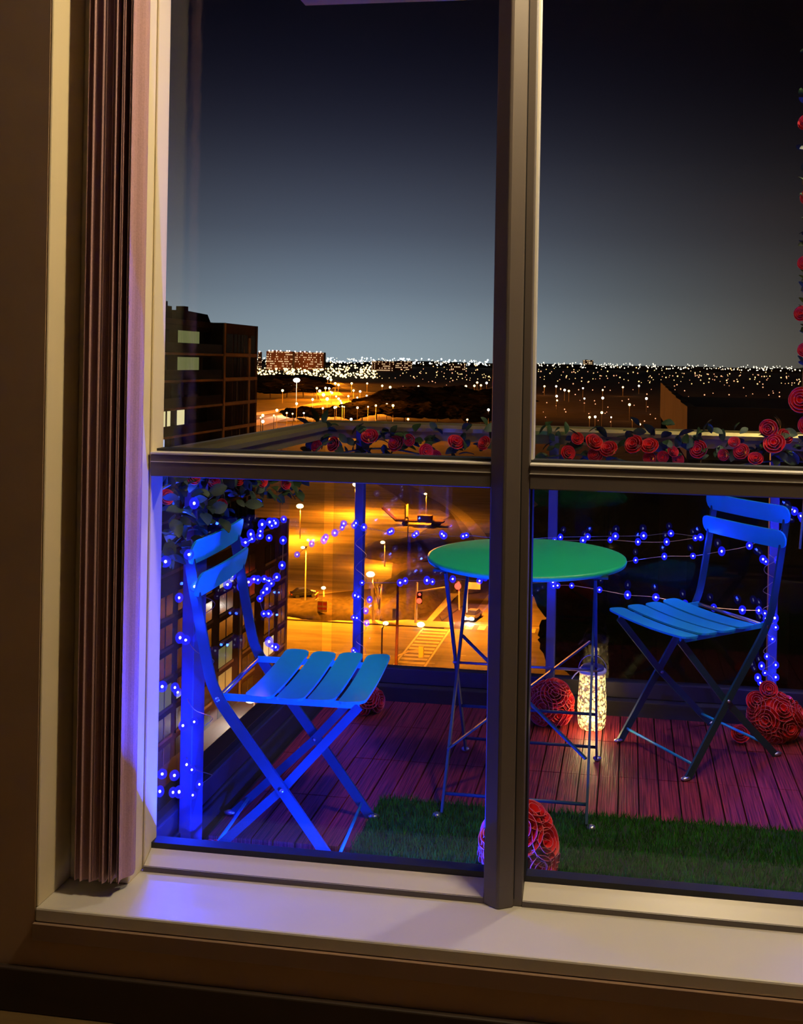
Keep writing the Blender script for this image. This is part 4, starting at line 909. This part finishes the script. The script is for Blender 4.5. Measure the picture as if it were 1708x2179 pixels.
# ================================================================ MID-DISTANCE ROADS AND LAMPS
def gr(l): return [G(*p) for p in l]
ribbon('expressway', gr([(530, 906), (600, 888), (690, 872), (770, 864), (850, 852)]), 16, 0.3, 'walk', 'orange-lit road passing above the railing corner')
ribbon('expressway', gr([(530, 884), (610, 872), (700, 856), (760, 846), (850, 838)]), 14, 0.3, 'walk', 'second orange-lit road beyond the railing corner')
ribbon('expressway', gr([(610, 790), (645, 800), (675, 815), (700, 838), (722, 862)]), 30, 0.35, 'walk', 'expressway sweeping down from the far tower blocks')
ribbon('expressway', gr([(640, 793), (690, 803), (740, 826), (790, 836), (850, 834)]), 18, 0.3, 'walk', 'slip road curving off the expressway')
ribbon('expressway', gr([(880, 842), (940, 838), (1000, 832), (1060, 824)]), 16, 0.3, 'walk', 'faint orange road behind the wooded belt')
flat('parking_lot', gr([(775, 856), (845, 862), (852, 838), (800, 838)]), 0.25, 'walk', 'small yellow-lit yard beside the expressway', 'yard')
MIDL = [(571, 813, 3), (601, 831, 3), (631, 859, 3.2), (589, 873, 3.4), (559, 884, 3.4), (559, 897, 3.6), (665, 850, 3), (680, 832, 3.4), (688, 840, 4), (696, 849, 4), (712, 867, 3), (747, 892, 3), (767, 860, 3), (807, 854, 3), (830, 824, 3), (835, 832, 3), (813, 821, 2.5), (766, 833, 2.6), (752, 831, 2.6), (748, 816, 2.6), (781, 816, 2.2),
        (713, 816, 3), (704, 808, 3), (697, 805, 2.6), (690, 802, 2.6), (720, 819, 2.8), (741, 843, 2.5), (652, 804, 2.8), (660, 812, 2.6), (668, 820, 2.6), (674, 826, 2.6), (890, 822, 2.2), (909, 838, 3), (928, 831, 3), (938, 834, 2.5), (946, 831, 2.6), (965, 824, 3), (991, 822, 2.8), (1009, 821, 2.6), (1015, 814, 2.4), (1023, 820, 2.4), (1035, 815, 2.6), (890, 843, 3), (836, 863, 3), (868, 892, 2.6),
        (1009, 850, 2.4), (1023, 869, 2.8), (1039, 872, 2.8), (994, 893, 2.2), (1201, 830, 2.6), (1210, 832, 2.4), (1282, 847, 3), (1339, 861, 3), (1375, 848, 2.8), (1280, 878, 3), (1266, 887, 2.8), (1254, 888, 2.6), (1184, 843, 2.6), (1361, 903, 2.4), (1359, 821, 2.2), (1325, 824, 2.2), (1240, 826, 2), (1282, 830, 2), (1183, 822, 2.2), (1158, 822, 2.2), (1243, 848, 2), (1185, 852, 2), (1300, 888, 1.8), (1345, 892, 1.8)]
rj = random.Random(4)
for k in range(16):
    t_ = k / 15; MIDL.append((645 + 85 * t_ ** 0.8 + rj.uniform(-5, 5), 797 + 66 * t_ ** 1.15 + rj.uniform(-3, 3), rj.uniform(1.8, 3)))
for k in range(14): MIDL.append((560 + 22 * k + rj.uniform(-6, 6), 888 - 2.6 * k + rj.uniform(-6, 4), rj.uniform(1.6, 2.8)))
for k in range(10): MIDL.append((760 + 10 * k, 846 + 6 * math.sin(k * 1.9), 2.2))
n0 = len(MIDL) - 40; lampnames = {}
buckets = [('expressway lamps', [i for i in range(n0) if MIDL[i][0] < 860], '%s lamp from the dark tower among those scattered over the expressway junction'),
           ('lamps behind the wooded belt', [i for i in range(n0) if 860 <= MIDL[i][0] < 1045], '%s lamp towards the mullion among those behind the wooded belt'),
           ('suburb lamps', [i for i in range(n0) if MIDL[i][0] >= 1045], '%s lone lamp past the mullion in the dark suburb'),
           ('lamps down the expressway', list(range(n0, n0 + 16)), '%s lamp of the row down the expressway, starting at the far end'),
           ('lamps along the nearer road', list(range(n0 + 16, n0 + 30)), '%s lamp from the dark tower in the row along the nearer orange road'),
           ('yard lamps', list(range(n0 + 30, n0 + 40)), '%s lamp of the row around the yellow-lit yard'),]
for gname, ids, fmt in buckets:
    for k, i in enumerate(ids if 'row' in fmt else sorted(ids, key=lambda j: MIDL[j][0])): lampnames[i] = (fmt % ORD[k], gname)
for i, (x, y, s) in enumerate(MIDL):
    hh = 12.0; d = (hh - 0 + GZ - CAM.z) ; hp = at(x, y, Z=GZ + hh); dist = (hp - CAM).dot(AXIS)
    t = thing('street_lamp', '', 'street lamp', (hp.x, hp.y, GZ), 0, None)
    nm = lampnames[i]; t['label'], t['group'] = nm
    MB().tube([(0, 0, 0), (0, 0, hh)], max(0.15, dist * 0.00022), 5).build('pole', 'pole', t)
    MB().ball((0, 0, hh), dist * s * 0.9 / 2100, 8, 5).build('lamp_head', 'white' if i % 6 == 5 or x > 1100 and i % 2 else 'sodium', t, smooth=True)
    if 645 < x < 860 and i % 3 == 0 or (860 < x < 1045 and i % 4 == 0): lamp('expressway_light', (hp.x, hp.y - 3, GZ + hh + 8), (260000 if x < 860 else 45000) * (dist / 900) ** 1.3, SOD, 1.0)
    elif x > 1100 and i % 4 == 0: lamp('suburb_light', (hp.x, hp.y - 3, GZ + hh + 3), 3000 * (dist / 900) ** 1.2, (1.0, 0.35, 0.06), 1.0)
# stadium flood
p = at(631, 809, Z=GZ + 26); dist = (p - CAM).dot(AXIS)
t = thing('floodlight', 'dazzling white floodlight left of the expressway', 'floodlight', (p.x, p.y, GZ))
MB().tube([(0, 0, 0), (0, 0, 26)], 0.15, 6).build('pole', 'pole', t); MB().ball((0, 0, 26), dist * 6 / 2100, 12, 8, (1.25, 1, 0.8)).build('lamp_head', 'white', t, smooth=True)
lamp('flood_light', (p.x, p.y - 12, GZ + 24), 40000, (0.9, 0.9, 1.0), 2)

# ================================================================ FAR TOWN
def far_building(x0, x1, ytop, ybase, label, seed, cols, rows, lit, roof_lights=6):
    a = G(x0, ybase); d = (a - CAM).dot(AXIS); q = random.Random(seed)
    p0, p1 = CAM + ray(x0, ybase) * d, CAM + ray(x1, ybase) * d; W = (p1 - p0).length; H = (CAM + ray(x0, ytop) * d).z - GZ
    t = thing('far_apartment_block', label, 'building', (p0.x, p0.y, GZ), TH)
    MB().box(0, W, 0, W * 0.4, 0, H).build('wall', 'farbrick', t)
    MB().box(W * 0.2, W * 0.45, W * 0.05, W * 0.2, H, H * 1.05).build('roof_house', 'farbrick', t)
    if roof_lights > 2: lamp('block_fill_light', Vector((p0.x, p0.y, GZ)) + (p1 - p0) * 0.5 - AXIS * 90 + Vector((0, 0, 25)), 150000, (1.0, 0.38, 0.08), 3.0)  # added sodium fill to brighten the block's front, no fixture built
    b = MB(); r = MB(); s = W / cols
    for i in range(cols):
        for j in range(rows):
            if q.random() < lit:
                u = (i + 0.5) * s; z = H * (j + 0.6) / rows; b.box(u - s * 0.22, u + s * 0.22, -1.0, -0.2, z - H / rows * 0.22, z + H / rows * 0.22)
    o = b.build('window_lights', emat('far_window_glow_%d' % seed, (1.0, 0.70, 0.36), 1.5), t); o['kind'] = 'stuff'
    for k in range(roof_lights): r.ball((W * (k + 0.5) / roof_lights + q.uniform(-1, 1) * s, -1, H + 2), d * 1.6 / 2100, 6, 4)
    if roof_lights:
        o = r.build('roof_lights', emat('far_roof_glow_%d' % seed, (1.0, 0.78, 0.66), 4.0), t); o['kind'] = 'stuff'
far_building(566, 622, 747, 786, 'long red-brick apartment block on the skyline beside the tower', 1, 22, 8, 0.5)
far_building(622, 688, 749, 786, 'wide brick apartment slab with rooftop lights on the skyline', 2, 24, 8, 0.42)
far_building(548, 556, 749, 788, 'narrow block peeking out behind the dark tower', 3, 4, 8, 0.5, 1)
far_building(790, 838, 768, 790, 'low lit apartment row on the skyline left of the mullion', 4, 18, 5, 0.55, 0)
far_building(838, 876, 768, 788, 'pale lit office row on the skyline nearer the mullion', 5, 14, 5, 0.5, 0)
far_building(955, 990, 774, 788, 'small lit block on the skyline next to the mullion', 6, 10, 3, 0.5, 0)
far_building(1240, 1262, 766, 786, 'green-lit cluster of towers on the far skyline', 7, 10, 6, 0.6, 0)
# scattered lights too many and too small to count
def lights(name, label, n, xr, yr, size, mt, seed, power=1.0, dense=None):
    q = random.Random(seed); b = MB()
    for _ in range(n):
        x = q.uniform(*xr); u = q.random() ** power; y = yr[0] + (yr[1] - yr[0]) * u + (x - 854) * 0.0175
        if dense and q.random() > dense(x, y): continue
        yh = CY + (x - CX) * 0.0175
        if y < yh + 4:                       # near the horizon: on hillside buildings
            p = CAM + ray(x, y) * 9000
        else: p = at(x, y, Z=GZ + 6)
        d = (p - CAM).dot(AXIS); r = d * size * q.uniform(0.6, 1.5) / 2100
        b.add([(p.x + r, p.y, p.z), (p.x - r, p.y, p.z), (p.x, p.y + r, p.z), (p.x, p.y - r, p.z), (p.x, p.y, p.z + r), (p.x, p.y, p.z - r)],
              [(0, 2, 4), (2, 1, 4), (1, 3, 4), (3, 0, 4), (2, 0, 5), (1, 2, 5), (3, 1, 5), (0, 3, 5)])
    tag(b.build(name, mt), label, 'city lights', None, 'stuff')
lights('city_lights', 'white and yellow lights of the far town along the horizon', 620, (420, 1900), (764, 777), 1.1, emat('far_light_pale', (1.0, 0.90, 0.62), 3.0), 21, 0.8)
lights('city_lights', 'orange lights of the nearer town below the horizon', 400, (420, 1900), (772, 806), 1.15, emat('far_light_orange', (1.0, 0.55, 0.20), 3.0), 22, 1.0, lambda x, y: 1.0 if x < 1100 else 0.75)
lights('city_lights', 'small red and orange lights strewn over the dark suburb', 260, (840, 1900), (784, 890), 1.15, emat('far_light_red', (1.0, 0.38, 0.18), 2.2), 23, 1.8)
lights('city_lights', 'yellow lights packed along the expressway near the tower blocks', 330, (545, 800), (776, 806), 1.9, emat('far_light_yellow', (1.0, 0.72, 0.28), 4.0), 24, 0.7)
lights('city_lights', 'cool bluish lights in the middle of the far skyline', 120, (690, 1040), (762, 778), 1.6, emat('far_light_cool', (0.80, 0.93, 1.0), 4.0), 25)
# low rolling hills close the horizon
hm = MB(); q = 120; vs_ = []
for i in range(q + 1):
    a = math.radians(-50 + 100 * i / q) ; d = 11000; x = -math.sin(a) * d; y = math.cos(a) * d; hz = 30 + 45 * noise.noise(Vector((i * 0.13, 3, 0)))
    vs_ += [(x, y, GZ - 5), (x, y, GZ + 20 + max(0, hz)), (x * 1.2, y * 1.2, GZ - 5)]
hm.add(vs_, [(3 * i, 3 * i + 3, 3 * i + 4, 3 * i + 1) for i in range(q)] + [(3 * i + 1, 3 * i + 4, 3 * i + 5, 3 * i + 2) for i in range(q)])
structure(hm.build('hills', 'ground'), 'low dark hills closing the horizon')
